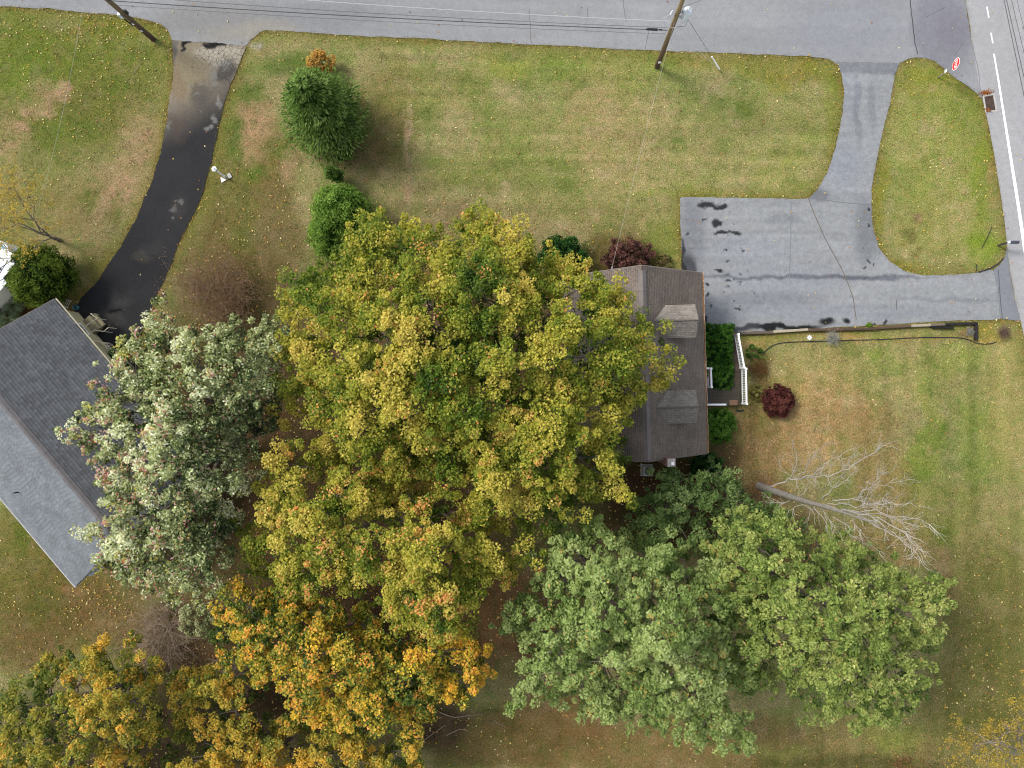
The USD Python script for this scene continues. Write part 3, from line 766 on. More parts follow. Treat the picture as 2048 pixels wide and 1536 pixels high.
def gable_house(h, m, Lx, D, ze, zr, zb, over_e, over_g, wall_mat):
    """Walls as one closed mesh: local x along the ridge (length Lx), y across (depth D)."""
    y0, y1 = over_e, D - over_e
    x0, x1 = over_g, Lx - over_g
    pit = (zr - ze) / (D / 2)
    zt = ze + pit * over_e - 0.12
    zm = zr - 0.12
    ym = D / 2
    pts = np.array([[x0, y0, zb], [x1, y0, zb], [x1, y1, zb], [x0, y1, zb], [x0, y0, zt], [x1, y0, zt], [x1, y1, zt], [x0, y1, zt], [x0, ym, zm], [x1, ym, zm]])
    f = [[0, 1, 5], [0, 5, 4], [2, 3, 7], [2, 7, 6], [1, 2, 6], [1, 6, 5], [5, 6, 9], [3, 0, 4], [3, 4, 7], [7, 4, 8]]
    return MB().add(xf(m, pts), np.array(f)).build('wall', wall_mat, h)


def window(h, m, lo, hi, axis, out):
    """A framed window in a wall: lo/hi local corners in the wall's plane (axis 0: wall across x, 1: across y), out = outward sign."""
    lo, hi = np.array(lo, float), np.array(hi, float)
    t = 0.05
    a, b = lo.copy(), hi.copy()
    a[axis] -= t * 0.2; b[axis] += t * 0.2
    a[axis], b[axis] = min(lo[axis], lo[axis] + out * t), max(lo[axis], lo[axis] + out * t)
    o = 1 - axis
    fr = MB()
    w = 0.09
    for part in range(4):
        p, q = a.copy(), b.copy()
        if part == 0: q[2] = p[2] + w
        if part == 1: p[2] = q[2] - w
        if part >= 2:
            p[2] += w; q[2] -= w
            if part == 2: q[o] = p[o] + w
            else: p[o] = q[o] - w
        fr.box(p, q, M=m)
    win = fr.build('window', M['white'], h)
    p, q = a.copy(), b.copy()
    p[2] += w; q[2] -= w; p[o] += w; q[o] -= w
    mid = (p[axis] + q[axis]) / 2
    p[axis], q[axis] = mid - 0.012 - out * 0.005, mid + 0.012 - out * 0.005
    box_part('pane', p, q, M['glass'], win, m)
    return win


def main_house():
    rot = math.radians(-1.7)
    axis = np.array([math.sin(-rot), -math.cos(rot)])      # ridge direction, down the photo
    east = np.array([math.cos(rot), math.sin(-rot)]) * np.array([1, -1]) * np.array([1, -1])
    east = np.array([-axis[1], axis[0]])
    east = east if east[0] > 0 else -east
    ze, zr, D, Lx = 3.3, 6.8, 8.8, 11.35
    mid = at(1290, 727, zr)
    o = np.array([mid[0], mid[1], 0]) - np.array([*axis, 0]) * Lx / 2 - np.array([*east, 0]) * D / 2
    base_z = float(g(mid[0], mid[1]))
    h = thing('house', (mid[0], mid[1], base_z), 'house with brown-grey shingle roof, two dormers and brick chimney', 'house')
    m = frame(o, axis, east)                                # local x: down the photo, y: west to east
    gable_house(h, m, Lx, D, ze, zr, -0.1, 0.35, 0.25, M['house_wall'])
    U = np.array([*axis, 0.0]); E = np.array([*east, 0.0])
    slope = math.hypot(D / 2, zr - ze)
    wE = (-E * (D / 2) + np.array([0, 0, zr - ze])) / slope
    wW = (E * (D / 2) + np.array([0, 0, zr - ze])) / slope
    pE = xf(m, [0, D, ze]); pW = xf(m, [0, 0, ze])
    zu = np.array([0, 0, 0.03])
    slab('roof_deck', [pE - zu, pE + U * Lx - zu, pE + U * Lx + wE * slope - zu, pE + wE * slope - zu], 0.10, M['black_wood'], h)
    slab('roof_deck', [pW - zu, pW + U * Lx - zu, pW + U * Lx + wW * slope - zu, pW + wW * slope - zu], 0.10, M['black_wood'], h)
    br = C(120, 113, 110, 0.5)
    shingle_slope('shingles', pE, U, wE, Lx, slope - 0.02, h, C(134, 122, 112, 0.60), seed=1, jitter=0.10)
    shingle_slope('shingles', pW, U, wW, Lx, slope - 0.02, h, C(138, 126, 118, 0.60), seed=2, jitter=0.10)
    for s, w_, p in ((0, wE, pE), (1, wW, pW)):             # rake boards
        for e in (0, Lx):
            a = p + U * e
            out = U * (0.02 if e else -0.02)
            MB().tube([a + out - zu * 2, a + out + w_ * slope - zu * 2], 0.045, k=4).build('rake_board', M['trim_dark'], h)
    # ridge vent: raised caps end to end
    rmid = xf(m, [0, D / 2, zr])
    nseg = 9
    for k in range(nseg):
        a, b = 0.25 + k * (Lx - 0.3) / nseg, 0.25 + (k + 1) * (Lx - 0.3) / nseg - 0.012
        w = 0.23
        v = []
        for xx in (a, b):
            for yy, zz in ((-w, -w * 0.8 + 0.07), (-w, -w * 0.8 + 0.03), (0, 0.075), (w, -w * 0.8 + 0.07), (w, -w * 0.8 + 0.03)):
                v.append(xf(m, [xx, D / 2 + yy, zr + zz]))
        f = [[0, 2, 7, 5], [2, 3, 8, 7], [1, 0, 5, 6], [3, 4, 9, 8], [0, 1, 4, 3], [5, 8, 9, 6]]
        MB().add(v, f, C(132, 124, 122, 0.6) * (0.94 + 0.12 * RNG.random())).build('ridge_cap', M['shingle'], h)
    # gutters with leaves
    for yy, nm in ((D + 0.06, 'E'), (-0.06, 'W')):
        mb = MB()
        sgn = 1 if nm == 'E' else -1
        mb.box([0, yy - 0.065, ze - 0.16], [Lx, yy + 0.065, ze - 0.145], M=m)
        mb.box([0, yy - 0.065 + (0.115 if sgn > 0 else 0), ze - 0.145], [Lx, yy - 0.05 + (0.115 if sgn > 0 else 0), ze - 0.03], M=m)
        mb.box([0, yy - 0.065, ze - 0.145], [0.015, yy + 0.05, ze - 0.04], M=m)
        mb.box([Lx - 0.015, yy - 0.065, ze - 0.145], [Lx, yy + 0.05, ze - 0.04], M=m)
        gt = mb.build('gutter', M['white'], h)
        r = seeded(5)
        n = 2600
        cx_ = np.column_stack([r.random(n) * Lx, yy - 0.07 + r.random(n) * 0.12, ze - 0.05 + 0.05 * r.random(n)])
        v, f, c = leaf_quads(xf(m, cx_), r, 0.07, 0.05, np.tile([0, 0, 1.0], (n, 1)), 0.6,
                             np.array([C(206, 158, 98, 0.7), C(182, 134, 84, 0.7), C(150, 108, 72, 0.7)])[r.integers(0, 3, n)])
        build('leaf_litter', v, f, M['litter'], gt, c, kind='stuff')
    # dormers
    pit = (zr - ze) / (D / 2)
    for (yc_px, zc) in ((641, 6.25), (815, 6.25)):
        ridge_pt = at(1350, yc_px, 6.25)
        lx = float((ridge_pt - m[:3, 3]) @ U)
        y_front = float((at(1391, yc_px, 5.6) - m[:3, 3]) @ E)
        hw, zde, zdr = 0.97, 5.58, 6.25
        yb_e = D - (zde - ze) / pit                         # where the dormer's eaves and ridge run into the main roof
        yb_r = D - (zdr - ze) / pit
        zf = ze + (D - (y_front - 0.12)) * pit - 0.1
        wallv = []
        yf = y_front - 0.14
        hwi = hw - 0.12
        zt = zde + 0.02
        P = [[lx - hwi, yf, zf], [lx + hwi, yf, zf], [lx + hwi, yf, zt], [lx, yf, zdr - 0.08], [lx - hwi, yf, zt],
             [lx - hwi, yb_e, zt], [lx + hwi, yb_e, zt]]
        f = [[0, 1, 2], [0, 2, 4], [4, 2, 3], [0, 4, 5], [1, 6, 2]]
        d = MB().add(xf(m, P), np.array(f)).build('dormer', M['house_wall'], h)
        for sgn in (-1, 1):
            a = xf(m, [lx + sgn * hw, y_front, zde]); b = xf(m, [lx, y_front, zdr]); c_ = xf(m, [lx, yb_r - 0.05, zdr]); e_ = xf(m, [lx + sgn * hw, yb_e - 0.05, zde])
            slab('dormer_deck', [a - zu * .3, b - zu * .3, c_ - zu * .3, e_ - zu * .3], 0.05, M['black_wood'], d)
            wv = b - a; sl = np.linalg.norm(wv); wv = wv / sl
            Ld = y_front - yb_r + 0.05
            frac = (yb_e - yb_r) / Ld
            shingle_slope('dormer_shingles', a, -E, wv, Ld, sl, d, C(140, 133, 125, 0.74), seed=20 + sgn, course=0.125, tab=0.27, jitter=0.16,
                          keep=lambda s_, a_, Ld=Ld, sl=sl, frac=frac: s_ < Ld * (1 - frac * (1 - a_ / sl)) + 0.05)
        MB().tube([xf(m, [lx, y_front + 0.01, zdr + 0.02]), xf(m, [lx, yb_r, zdr + 0.02])], 0.05, C(120, 112, 108, 0.6), k=6).build('dormer_ridge', M['shingle'], d)
        for sgn in (-1, 1):
            MB().tube([xf(m, [lx + sgn * hw, y_front + 0.015, zde - 0.03]), xf(m, [lx, y_front + 0.015, zdr - 0.03])], 0.03, k=4).build('dormer_trim', M['trim_dark'], d)
        box_part('dormer_window', [lx - 0.4, yf, zf + 0.35], [lx + 0.4, yf + 0.04, zt - 0.02], M['glass'], d, m)
    # chimney on the lower gable
    top = at(1345, 927, 6.7)
    lc = (top - m[:3, 3])
    cx_, cy_ = float(lc @ U), float(lc @ E)
    ch = box_part('chimney', [cx_ - 0.27, cy_ - 0.28, -0.1], [cx_ + 0.2, cy_ + 0.2, 6.6], M['brick'], h, m)
    box_part('chimney_cap', [cx_ - 0.25, cy_ - 0.26, 6.6], [cx_ + 0.18, cy_ + 0.18, 6.65], M['concrete'], ch, m, bev=0.015)
    fl = MB()
    for lo, hi in (([-0.15, -0.15], [0.10, -0.12]), ([-0.15, 0.07], [0.10, 0.10]), ([-0.15, -0.12], [-0.12, 0.07]), ([0.07, -0.12], [0.10, 0.07])):
        fl.box([cx_ + lo[0], cy_ + lo[1], 6.68], [cx_ + hi[0], cy_ + hi[1], 6.88], M=m)
    fl.build('flue', M['concrete'], ch)
    box_part('flue_cover', [cx_ - 0.12, cy_ - 0.12, 6.80], [cx_ + 0.07, cy_ + 0.07, 6.82], M['white'], ch, m)
    # the openings one would see from the yard
    for x_ in (1.3, 3.6, 8.2, 10.0):
        window(h, m, [x_ - 0.45, D - 0.35, 1.5], [x_ + 0.45, D - 0.35, 2.8], 1, 1)
    dr = box_part('door', [5.75, D - 0.35, 0.95], [6.65, D - 0.29, 2.95], M['red'], h, m)
    box_part('handle', [6.5, D - 0.29, 1.9], [6.54, D - 0.23, 2.0], M['grey_metal'], dr, m)
    for y_ in (2.2, 6.4):
        window(h, m, [Lx - 0.25, y_ - 0.45, 1.4], [Lx - 0.25, y_ + 0.45, 2.7], 0, 1)
        window(h, m, [0.25, y_ - 0.45, 1.4], [0.25, y_ + 0.45, 2.7], 0, -1)
    # weatherhead where the overhead cable lands
    wp = at(1224, 541, 3.7)
    MB().tube([wp - [0, -0.05, 1.5], wp - [0, -0.05, 0], wp + [0, 0.25, 0.05]], 0.04, k=8).build('weatherhead', M['grey_metal'], h)
    return wp


def left_house():
    ze, zr = 2.7, 5.2
    T = at(108, 598, ze)
    Lc = at(152, 1173, ze)
    u = np.array([0.645, -0.764]); u /= np.linalg.norm(u)
    v = np.array([-u[1], u[0]]) * -1.0
    v = v if v[0] < 0 else -v
    d = (Lc - T)[:2]
    Lx, D = float(d @ u), float(d @ v)
    cen = T[:2] + u * Lx / 2 + v * D / 2
    h = thing('house', (cen[0], cen[1], 0), 'house at the left edge with dark grey shingle roof and tan siding', 'house')
    m = frame(np.array([T[0], T[1], 0]), u, v)
    over = 0.45
    gable_house(h, m, Lx, D, ze, zr, -0.05, over, 0.4, M['siding'])
    for k in range(16):                                     # lap siding courses on the drive side
        z0 = 0.05 + k * 0.165
        if z0 + 0.17 < ze - 0.05:
            v8 = xf(m, [[0.4, over - 0.002, z0 + 0.16], [Lx - 0.4, over - 0.002, z0 + 0.16], [Lx - 0.4, over - 0.022, z0], [0.4, over - 0.022, z0], [0.4, over, z0 - 0.001], [Lx - 0.4, over, z0 - 0.001]])
            MB().add(v8, [[0, 3, 2, 1], [3, 4, 5, 2]]).build('siding_board', M['siding'], h)
    for k in range(28):
        z0 = 0.05 + k * 0.165
        pit = (zr - ze) / (D / 2)
        inset = max(over, (z0 + 0.3 - ze) / pit)
        if inset < D / 2 - 0.2:
            x_ = Lx - 0.4
            v8 = xf(m, [[x_ + 0.002, inset, z0 + 0.16], [x_ + 0.002, D - inset, z0 + 0.16], [x_ + 0.022, D - inset, z0], [x_ + 0.022, inset, z0], [x_, inset, z0 - 0.001], [x_, D - inset, z0 - 0.001]])
            MB().add(v8, [[0, 3, 2, 1], [3, 4, 5, 2]]).build('siding_board', M['siding'], h)
    U, V = np.array([*u, 0.0]), np.array([*v, 0.0])
    slope = math.hypot(D / 2, zr - ze)
    wN = (V * (D / 2) + np.array([0, 0, zr - ze])) / slope
    wS = (-V * (D / 2) + np.array([0, 0, zr - ze])) / slope
    pN, pS = xf(m, [0, 0, ze]), xf(m, [0, D, ze])
    zu = np.array([0, 0, 0.03])
    for p, w_ in ((pN, wN), (pS, wS)):
        slab('roof_deck', [p - zu, p + U * Lx - zu, p + U * Lx + w_ * slope - zu, p + w_ * slope - zu], 0.10, M['black_wood'], h)
    r = seeded(77)
    shingle_slope('shingles', pN, U, wN, Lx, slope - 0.02, h, C(118, 122, 128, 0.42), seed=3, jitter=0.20, course=0.20, tab=0.27)  # slope facing away from the sun, its shade tinted in as darker shingles
    shingle_slope('shingles', pS, U, wS, Lx, slope - 0.02, h, C(136, 142, 148, 0.50), seed=4, jitter=0.12, course=0.20, tab=0.27, band=0.90)  # sunward slope, its light tinted in as paler shingles
    w = 0.22
    for k in range(13):
        a, b = 0.02 + k * Lx / 13, (k + 1) * Lx / 13 - 0.012
        vv = []
        for xx in (a, b):
            for yy, zz in ((-w, -w * 0.47 + 0.05), (-w, -w * 0.47 + 0.01), (0, 0.06), (w, -w * 0.47 + 0.05), (w, -w * 0.47 + 0.01)):
                vv.append(xf(m, [xx, D / 2 + yy, zr + zz]))
        MB().add(vv, [[0, 2, 7, 5], [2, 3, 8, 7], [1, 0, 5, 6], [3, 4, 9, 8], [0, 1, 4, 3], [5, 8, 9, 6]], C(126, 122, 124, 0.45)).build('ridge_cap', M['shingle'], h)
    for yy, s in ((-0.06, -1), (D + 0.06, 1)):
        mb = MB()
        mb.box([0, yy - 0.06, ze - 0.14], [Lx, yy + 0.06, ze - 0.125], M=m)
        e = yy + s * 0.052
        mb.box([0, e - 0.008, ze - 0.125], [Lx, e + 0.008, ze - 0.01], M=m)
        mb.build('gutter', M['cream'] if s < 0 else M['white'], h)
    for p, w_ in ((pN, wN), (pS, wS)):
        for e in (-0.02, Lx + 0.02):
            a = p + U * e
            MB().tube([a - zu * 2, a + w_ * slope - zu * 2], 0.03, k=4).build('rake_board', M['trim_dark'], h)
    vp = at(33, 985, 3.55)
    MB().tube([vp - [0, 0, 0.5], vp + [0, 0, 0.25]], 0.05, k=10).build('vent_pipe', M['dark_metal'], h)
    # meter box on the lower gable
    bx = at(200, 1147, 1.4)
    l = bx - m[:3, 3]
    box_part('meter_box', [Lx - 0.4, float(l @ V) - 0.35, 1.1], [Lx - 0.05, float(l @ V) + 0.35, 1.9], M['transformer'], h, m, bev=0.03)
    for x_ in (2.0, 8.5, 11.5):
        window(h, m, [x_ - 0.5, over, 1.0], [x_ + 0.5, over, 2.1], 1, -1)
    # stoop and pipe handrails at the side door
    st = thing('stoop', at(178, 655, 0), 'narrow concrete stoop against the tan siding of the left house', 'steps')
    sx = float((at(178, 655, 0.3) - m[:3, 3]) @ U)
    box_part('landing', [sx - 0.55, over - 0.62, 0], [sx + 0.55, over - 0.03, 0.45], M['stoop'], st, m, bev=0.02)
    box_part('step', [sx - 0.5, over - 0.92, 0], [sx + 0.5, over - 0.625, 0.23], M['stoop'], st, m, bev=0.02)
    for lab, P, foot in (('cream pipe handrail by the black driveway, upper one at the stoop', [at(163, 660, 1.5), at(177, 648, 1.4), at(194, 637, 1.1), at(181, 627, 1.0)], (2, 3)),
                         ('cream zigzag pipe handrail at the stoop nearer the white-leaved tree', [at(163, 663, 1.5), at(180, 666, 1.4), at(189, 660, 1.3), at(207, 663, 1.1), at(217, 655, 1.0)], (3, 4))):
        hr = thing('handrail', [P[1][0], P[1][1], 0], lab, 'handrail')
        MB().tube(P, 0.03, k=6).build('rail', M['cream'], hr)
        for q in foot:
            q = P[q]
            MB().tube([[q[0], q[1], 0], q], 0.024, k=6).build('post', M['cream'], hr)
    fr = thing('porch_railing', at(208, 690, 0), 'low cream railing below the roof edge beside the white-leaved tree', 'railing')
    a, b, c_ = at(177, 681, 1.3), at(204, 685, 1.2), at(215, 697, 1.1)
    for dz_, nm in ((0.0, 'top_rail'), (-0.4, 'lower_rail')):
        MB().tube([a + [0, 0, dz_], b + [0, 0, dz_], c_ + [0, 0, dz_]], 0.03, k=4).build(nm, M['cream'], fr)
    for t in np.linspace(0, 1, 8):
        q = a + (b - a) * t * 2 if t < 0.5 else b + (c_ - b) * (t - 0.5) * 2
        MB().tube([[q[0], q[1], 0], q], 0.022, k=4).build('baluster', M['cream'], fr)
    # folded chair left at the corner of the house
    ca = at(133, 606, 0.0) + np.array([0.25, 0.0, 0])
    fc = thing('stepladder', ca, 'grey metal stepladder standing at the top corner of the left house', 'ladder')
    A, B = at(118, 603, 1.0), at(140, 609, 0.9)
    n_ = np.array([0.12, 0.22, 0.0])
    for s in (-1, 1):
        MB().tube([A + n_ * s, B + n_ * s], 0.035, k=4).build('stile', M['grey_metal'], fc)
    for t in np.linspace(0.1, 0.9, 6):
        q = A + (B - A) * t
        MB().tube([q - n_, q + n_], 0.022, k=4).build('rung', M['grey_metal'], fc)
    wc = at(141, 613, 0.8)
    bk = thing('bucket', (wc[0], wc[1], 0), 'teal plastic bucket by the corner of the left house', 'bucket')
    pr = np.array([[0.13, 0], [0.16, 0.33], [0.175, 0.33], [0.175, 0.36], [0.15, 0.36], [0.12, 0.02], [0.001, 0.02]])
    bm = trimesh.creation.revolve(pr, sections=16)
    build('tub', bm.vertices + [wc[0], wc[1], 0.0], bm.faces, M['rubber'], bk)
    a_ = np.linspace(0, np.pi, 9)
    MB().tube(np.column_stack([wc[0] + 0.16 * np.cos(a_), np.full(9, wc[1]), 0.34 + 0.16 * np.sin(a_)]), 0.007, k=4).build('bail', M['grey_metal'], bk)


# ------------------------------------------------------------------ leaves
def leaf_quads(P, r, ln, wd, N, spread, col, fold=0.25, droop=None):
    """Folded kite-shaped leaves at P with normals about N (scattered by spread). droop: preferred leaf directions."""
    n = len(P)
    nn = N + r.normal(0, spread, (n, 3))
    nn /= np.maximum(np.linalg.norm(nn, axis=1, keepdims=True), 1e-6)
    d = r.normal(0, 1, (n, 3)) if droop is None else droop + r.normal(0, 0.35, (n, 3))
    d = d - nn * (d * nn).sum(1, keepdims=True)
    d /= np.maximum(np.linalg.norm(d, axis=1, keepdims=True), 1e-6)
    s = np.cross(nn, d)
    L = ln * (0.7 + 0.6 * r.random(n))[:, None]
    W = wd * (0.7 + 0.6 * r.random(n))[:, None]
    v = np.stack([P - d * L * 0.5, P + s * W * 0.5 + nn * W * fold - d * L * 0.05, P + d * L * 0.5, P - s * W * 0.5 + nn * W * fold - d * L * 0.05], 1)
    f = (np.arange(n) * 4)[:, None, None] + np.array([[0, 2, 1], [0, 3, 2]])[None]
    return v.reshape(-1, 3), f.reshape(-1, 3), np.repeat(col, 4, axis=0)


def dir_sphere(r, n):
    d = r.normal(0, 1, (n, 3))
    return d / np.linalg.norm(d, axis=1, keepdims=True)


def pick(r, pal, w, jit=0.18):
    """Colour along a palette (stops 0..1) with brightness jitter."""
    pal = np.asarray(pal)
    x = np.clip(w, 0, 0.9999) * (len(pal) - 1)
    i = x.astype(int); t = (x - i)[:, None]
    c = pal[i] * (1 - t) + pal[i + 1] * t
    return c * (1 + jit * r.normal(0, 1, (len(w), 1))).clip(0.5, 1.6)


def clump_leaves(r, tips, rh, rv, per, ln, wd, colour, sub=7, spread=0.5, up=0.8, out_from=None, droopy=0.0, axis=None):
    """Leaf sprays round every tip: each tip gets `sub` small lumps, each lump a shell of leaves."""
    n = len(tips)
    sc = 0.55 + 0.8 * r.random(n)
    d = dir_sphere(r, n * sub)
    d[:, 2] = d[:, 2] * 0.8 + 0.15
    rad = r.random(n * sub) ** 0.5
    if axis is not None:
        o_ = tips - axis
        o_[:, 2] = 0
        o_ = o_ / np.maximum(np.linalg.norm(o_, axis=1, keepdims=True), 1e-6) + r.normal(0, 0.45, (n, 3)) * [1, 1, 0]
        o_ /= np.linalg.norm(o_, axis=1, keepdims=True)
        o_ = np.repeat(o_, sub, 0)
        al = (d * o_).sum(1, keepdims=True)
        d = (d - o_ * al) * 0.82 + o_ * al * 1.45
    cen = np.repeat(tips, sub, 0) + d * rad[:, None] * np.repeat(sc, sub)[:, None] * np.array([rh, rh, rv])
    m = per // sub
    cid = np.repeat(np.arange(n * sub), m)
    q = dir_sphere(r, len(cid))
    q[:, 2] = np.where(r.random(len(cid)) < 0.6, np.abs(q[:, 2]), q[:, 2])
    lr = rh * 0.40 * (0.45 + 1.0 * r.random(n * sub) ** 1.3)[cid]
    P = cen[cid] + q * (lr * (0.55 + 0.5 * r.random(len(cid))))[:, None] * np.array([1, 1, 0.75])
    N = q * (1 - up) + np.array([0, 0, up])
    dp = None
    if out_from is not None:
        o = P - out_from
        o[:, 2] = 0
        o /= np.maximum(np.linalg.norm(o, axis=1, keepdims=True), 1e-6)
        dp = o * (1 - droopy) + np.array([0, 0, -droopy]) + q * 0.4
        N = N + o * 0.4 * droopy
    rel = (P[:, 2] - np.repeat(np.repeat(tips[:, 2], sub), m)) / max(rv, 1e-3)
    c = colour(r, P, np.repeat(np.repeat(np.arange(n), sub), m), rel)
    return leaf_quads(P, r, ln, wd, N, spread, c, droop=dp)


def crown_tips(r, poly_px, zlow, ztop, spacing, gap=0.3, gscale=70.0, seed=0, edge=0.45, shape=0.5, zj=0.7, shrink=0.0, zshift=0.0):
    """Branch ends filling a crown: its outline as seen from above, its height a dome with an uneven top."""
    pg = Polygon(poly_px).buffer(0)
    if shrink:
        pg = pg.buffer(-shrink)
    if hasattr(pg, 'geoms'):
        pg = max(pg.geoms, key=lambda a: a.area)
    x0, y0, x1, y1 = pg.bounds
    gx, gy = np.meshgrid(np.arange(x0, x1, spacing), np.arange(y0, y1, spacing * 0.87))
    gx = gx + (np.arange(gx.shape[0]) % 2)[:, None] * spacing * 0.5
    q = np.stack([gx.ravel(), gy.ravel()], 1) + r.normal(0, spacing * 0.24, (gx.size, 2))
    q = q[shapely.contains_xy(pg, q[:, 0], q[:, 1])]
    d = shapely.distance(pg.exterior, shapely.points(q[:, 0], q[:, 1]))
    R = math.sqrt(pg.area / math.pi)
    dn = np.clip(d / (R * 0.95), 0, 1)
    keep = meshkit.fbm(np.column_stack([q / gscale, np.full(len(q), seed * 3.1)]), 3, 200 + seed) > gap - 0.0
    q, dn = q[keep], dn[keep]
    z = zlow + (ztop - zlow) * (1 - (1 - dn) ** 2) ** shape + r.normal(0, zj, len(q)) + zshift
    z += (meshkit.fbm(np.column_stack([q / 110.0, np.full(len(q), seed * 1.7)]), 2, 300 + seed) - 0.5) * 3.0
    nb = np.array([len(k) for k in cKDTree(q).query_ball_point(q, spacing * 1.55)])
    q, z = q[nb >= 4], z[nb >= 4]
    s = (H - z) / F
    return np.column_stack([(q[:, 0] - CX) * s, (CY - q[:, 1]) * s, z])


def curve(a, b, bow, n=7):
    t = np.linspace(0, 1, n)[:, None]
    return a * (1 - t) + b * t + np.asarray(bow)[None] * (4 * t * (1 - t))


def skeleton(r, t, base, fork, tips, limbs, r0, col, limb_r=0.15, twig_r=0.03, wiggle=0.25, group_n=5):
    """Trunk, main limbs (each its own part) and the finer branches out to the tips."""
    base = np.asarray(base, float); fork = np.asarray(fork, float)
    n = 8
    tt = np.linspace(0, 1, n)[:, None]
    P = base * (1 - tt) + fork * tt + np.column_stack([r.normal(0, 0.05, (n, 2)), np.zeros(n)]) * (tt * (1 - tt) * 4)
    P[0, 2] -= 0.15
    R = r0 * (1 - 0.45 * tt[:, 0]) * (1 + 0.5 * np.exp(-tt[:, 0] * 9))
    jit = (0.8 + 0.4 * r.random(3)).mean()
    MB().tube(P, R, np.asarray(col) * jit, k=12).build('trunk', M['bark'], t, smooth=True)
    ang = np.arctan2(tips[:, 1] - fork[1], tips[:, 0] - fork[0])
    ang = (ang + r.random() * 6.28) % (2 * np.pi)
    order = np.argsort(ang)
    tw = MB()
    for grp in np.array_split(order, limbs):
        if len(grp) == 0:
            continue
        g_t = tips[grp]
        hd = np.hypot(g_t[:, 0] - fork[0], g_t[:, 1] - fork[1])
        end = g_t[np.argsort(hd)[-max(1, len(hd) // 4):]].mean(0)
        end = fork + (end - fork) * 0.92
        start = P[int(n * (0.6 + 0.39 * r.random()))] if r.random() < 0.6 else fork
        path = curve(start, end, np.array([0, 0, 0.12 * np.linalg.norm(end - start)]) + r.normal(0, wiggle, 3), 11)
        path[1:-1] += r.normal(0, 0.07, (9, 3))
        lr = limb_r * np.linspace(1, 0.3, 11)
        MB().tube(path, lr, np.asarray(col) * (0.85 + 0.3 * r.random()), k=7).build('limb', M['bark'], t, smooth=True)
        # sub-branches: small groups of tips share a stem
        tree_ = cKDTree(path)
        left = list(range(len(g_t)))
        while left:
            s0 = left[0]
            dd = np.linalg.norm(g_t[left] - g_t[s0], axis=1)
            sel = [left[i] for i in np.argsort(dd)[:group_n]]
            left = [i for i in left if i not in sel]
            cen = g_t[sel].mean(0)
            k0 = tree_.query(cen + (start - cen) * 0.35)[1]
            k0 = max(1, min(k0, 9))
            a = path[k0]
            mid = a + (cen - a) * 0.62
            mid[2] -= 0.05
            c1 = curve(a, mid, r.normal(0, 0.12, 3), 5)
            ra = min(lr[k0] * 0.65, 0.08)
            cc = np.asarray(col) * (0.9 + 0.4 * r.random())
            tw.tube(c1, np.linspace(ra, twig_r * 1.3, 5), cc, k=5, cap=False)
            for i in sel:
                tw.tube(curve(mid, g_t[i] + r.normal(0, 0.1, 3), r.normal(0, 0.12, 3), 4), np.linspace(twig_r * 1.3, twig_r * 0.35, 4), cc, k=4, cap=False)
    tw.build('branches', M['bark'], t, kind='stuff')
    return fork


grey_bark = C(118, 108, 98, 0.5)
TREES = {}


def broadleaf(name, label, cat, poly, base_px, zlow, ztop, spacing, colour, *, seed, per=420, rh=1.0, rv=0.55, ln=0.2, wd=0.17, gap=0.36, limbs=7, r0=0.4,
              fork_z=3.2, limb_r=0.15, layers=2, drop=2.2, droopy=0.0, outward=False, mat_='leaf', group=None, extra=None, shape=0.5, gscale=70.0, up=0.75, spread=0.5, sub=7, bark=grey_bark, zj=0.7, twig_r=0.03, under=0.5):
    r = seeded(seed)
    b = gp(*base_px)
    t = thing(name, b, label, cat, group)
    tips = crown_tips(r, poly, zlow, ztop, spacing, gap, gscale, seed, shape=shape, shrink=rh * 9, zj=zj)
    allv, allf, allc, k = [], [], [], 0
    fork = np.array([b[0], b[1], b[2] + fork_z]) + np.array([r.normal(0, 0.2), r.normal(0, 0.2), 0])
    every = [tips]
    for L in range(1, layers):
        every.append(crown_tips(r, poly, zlow, ztop, spacing * 1.25, gap - 0.06, gscale, seed + 40 * L, shape=shape, shrink=rh * 18, zshift=-drop * L, zj=zj))
    alltips = np.vstack(every)
    lo = b[2] + 1.3
    alltips[:, 2] = np.maximum(alltips[:, 2], lo + 0.5 * r.random(len(alltips)))
    skeleton(r, t, b, fork, alltips, limbs, r0, bark, limb_r=limb_r, twig_r=twig_r)
    s = 0
    for L, tp in enumerate(every):
        tp = alltips[s:s + len(tp)]; s += len(tp)
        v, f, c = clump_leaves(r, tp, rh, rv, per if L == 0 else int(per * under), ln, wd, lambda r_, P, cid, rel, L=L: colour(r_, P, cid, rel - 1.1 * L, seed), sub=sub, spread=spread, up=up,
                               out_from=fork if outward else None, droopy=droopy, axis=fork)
        allv.append(v); allf.append(f + k); allc.append(c); k += len(v)
    build('crown', np.vstack(allv), np.vstack(allf), M[mat_], t, np.vstack(allc))
    TREES[name + str(seed)] = len(np.vstack(allf))
    return t


def noise3(P, s, seed):
    return meshkit.fbm(P * s, 2, seed)


LK = 0.88


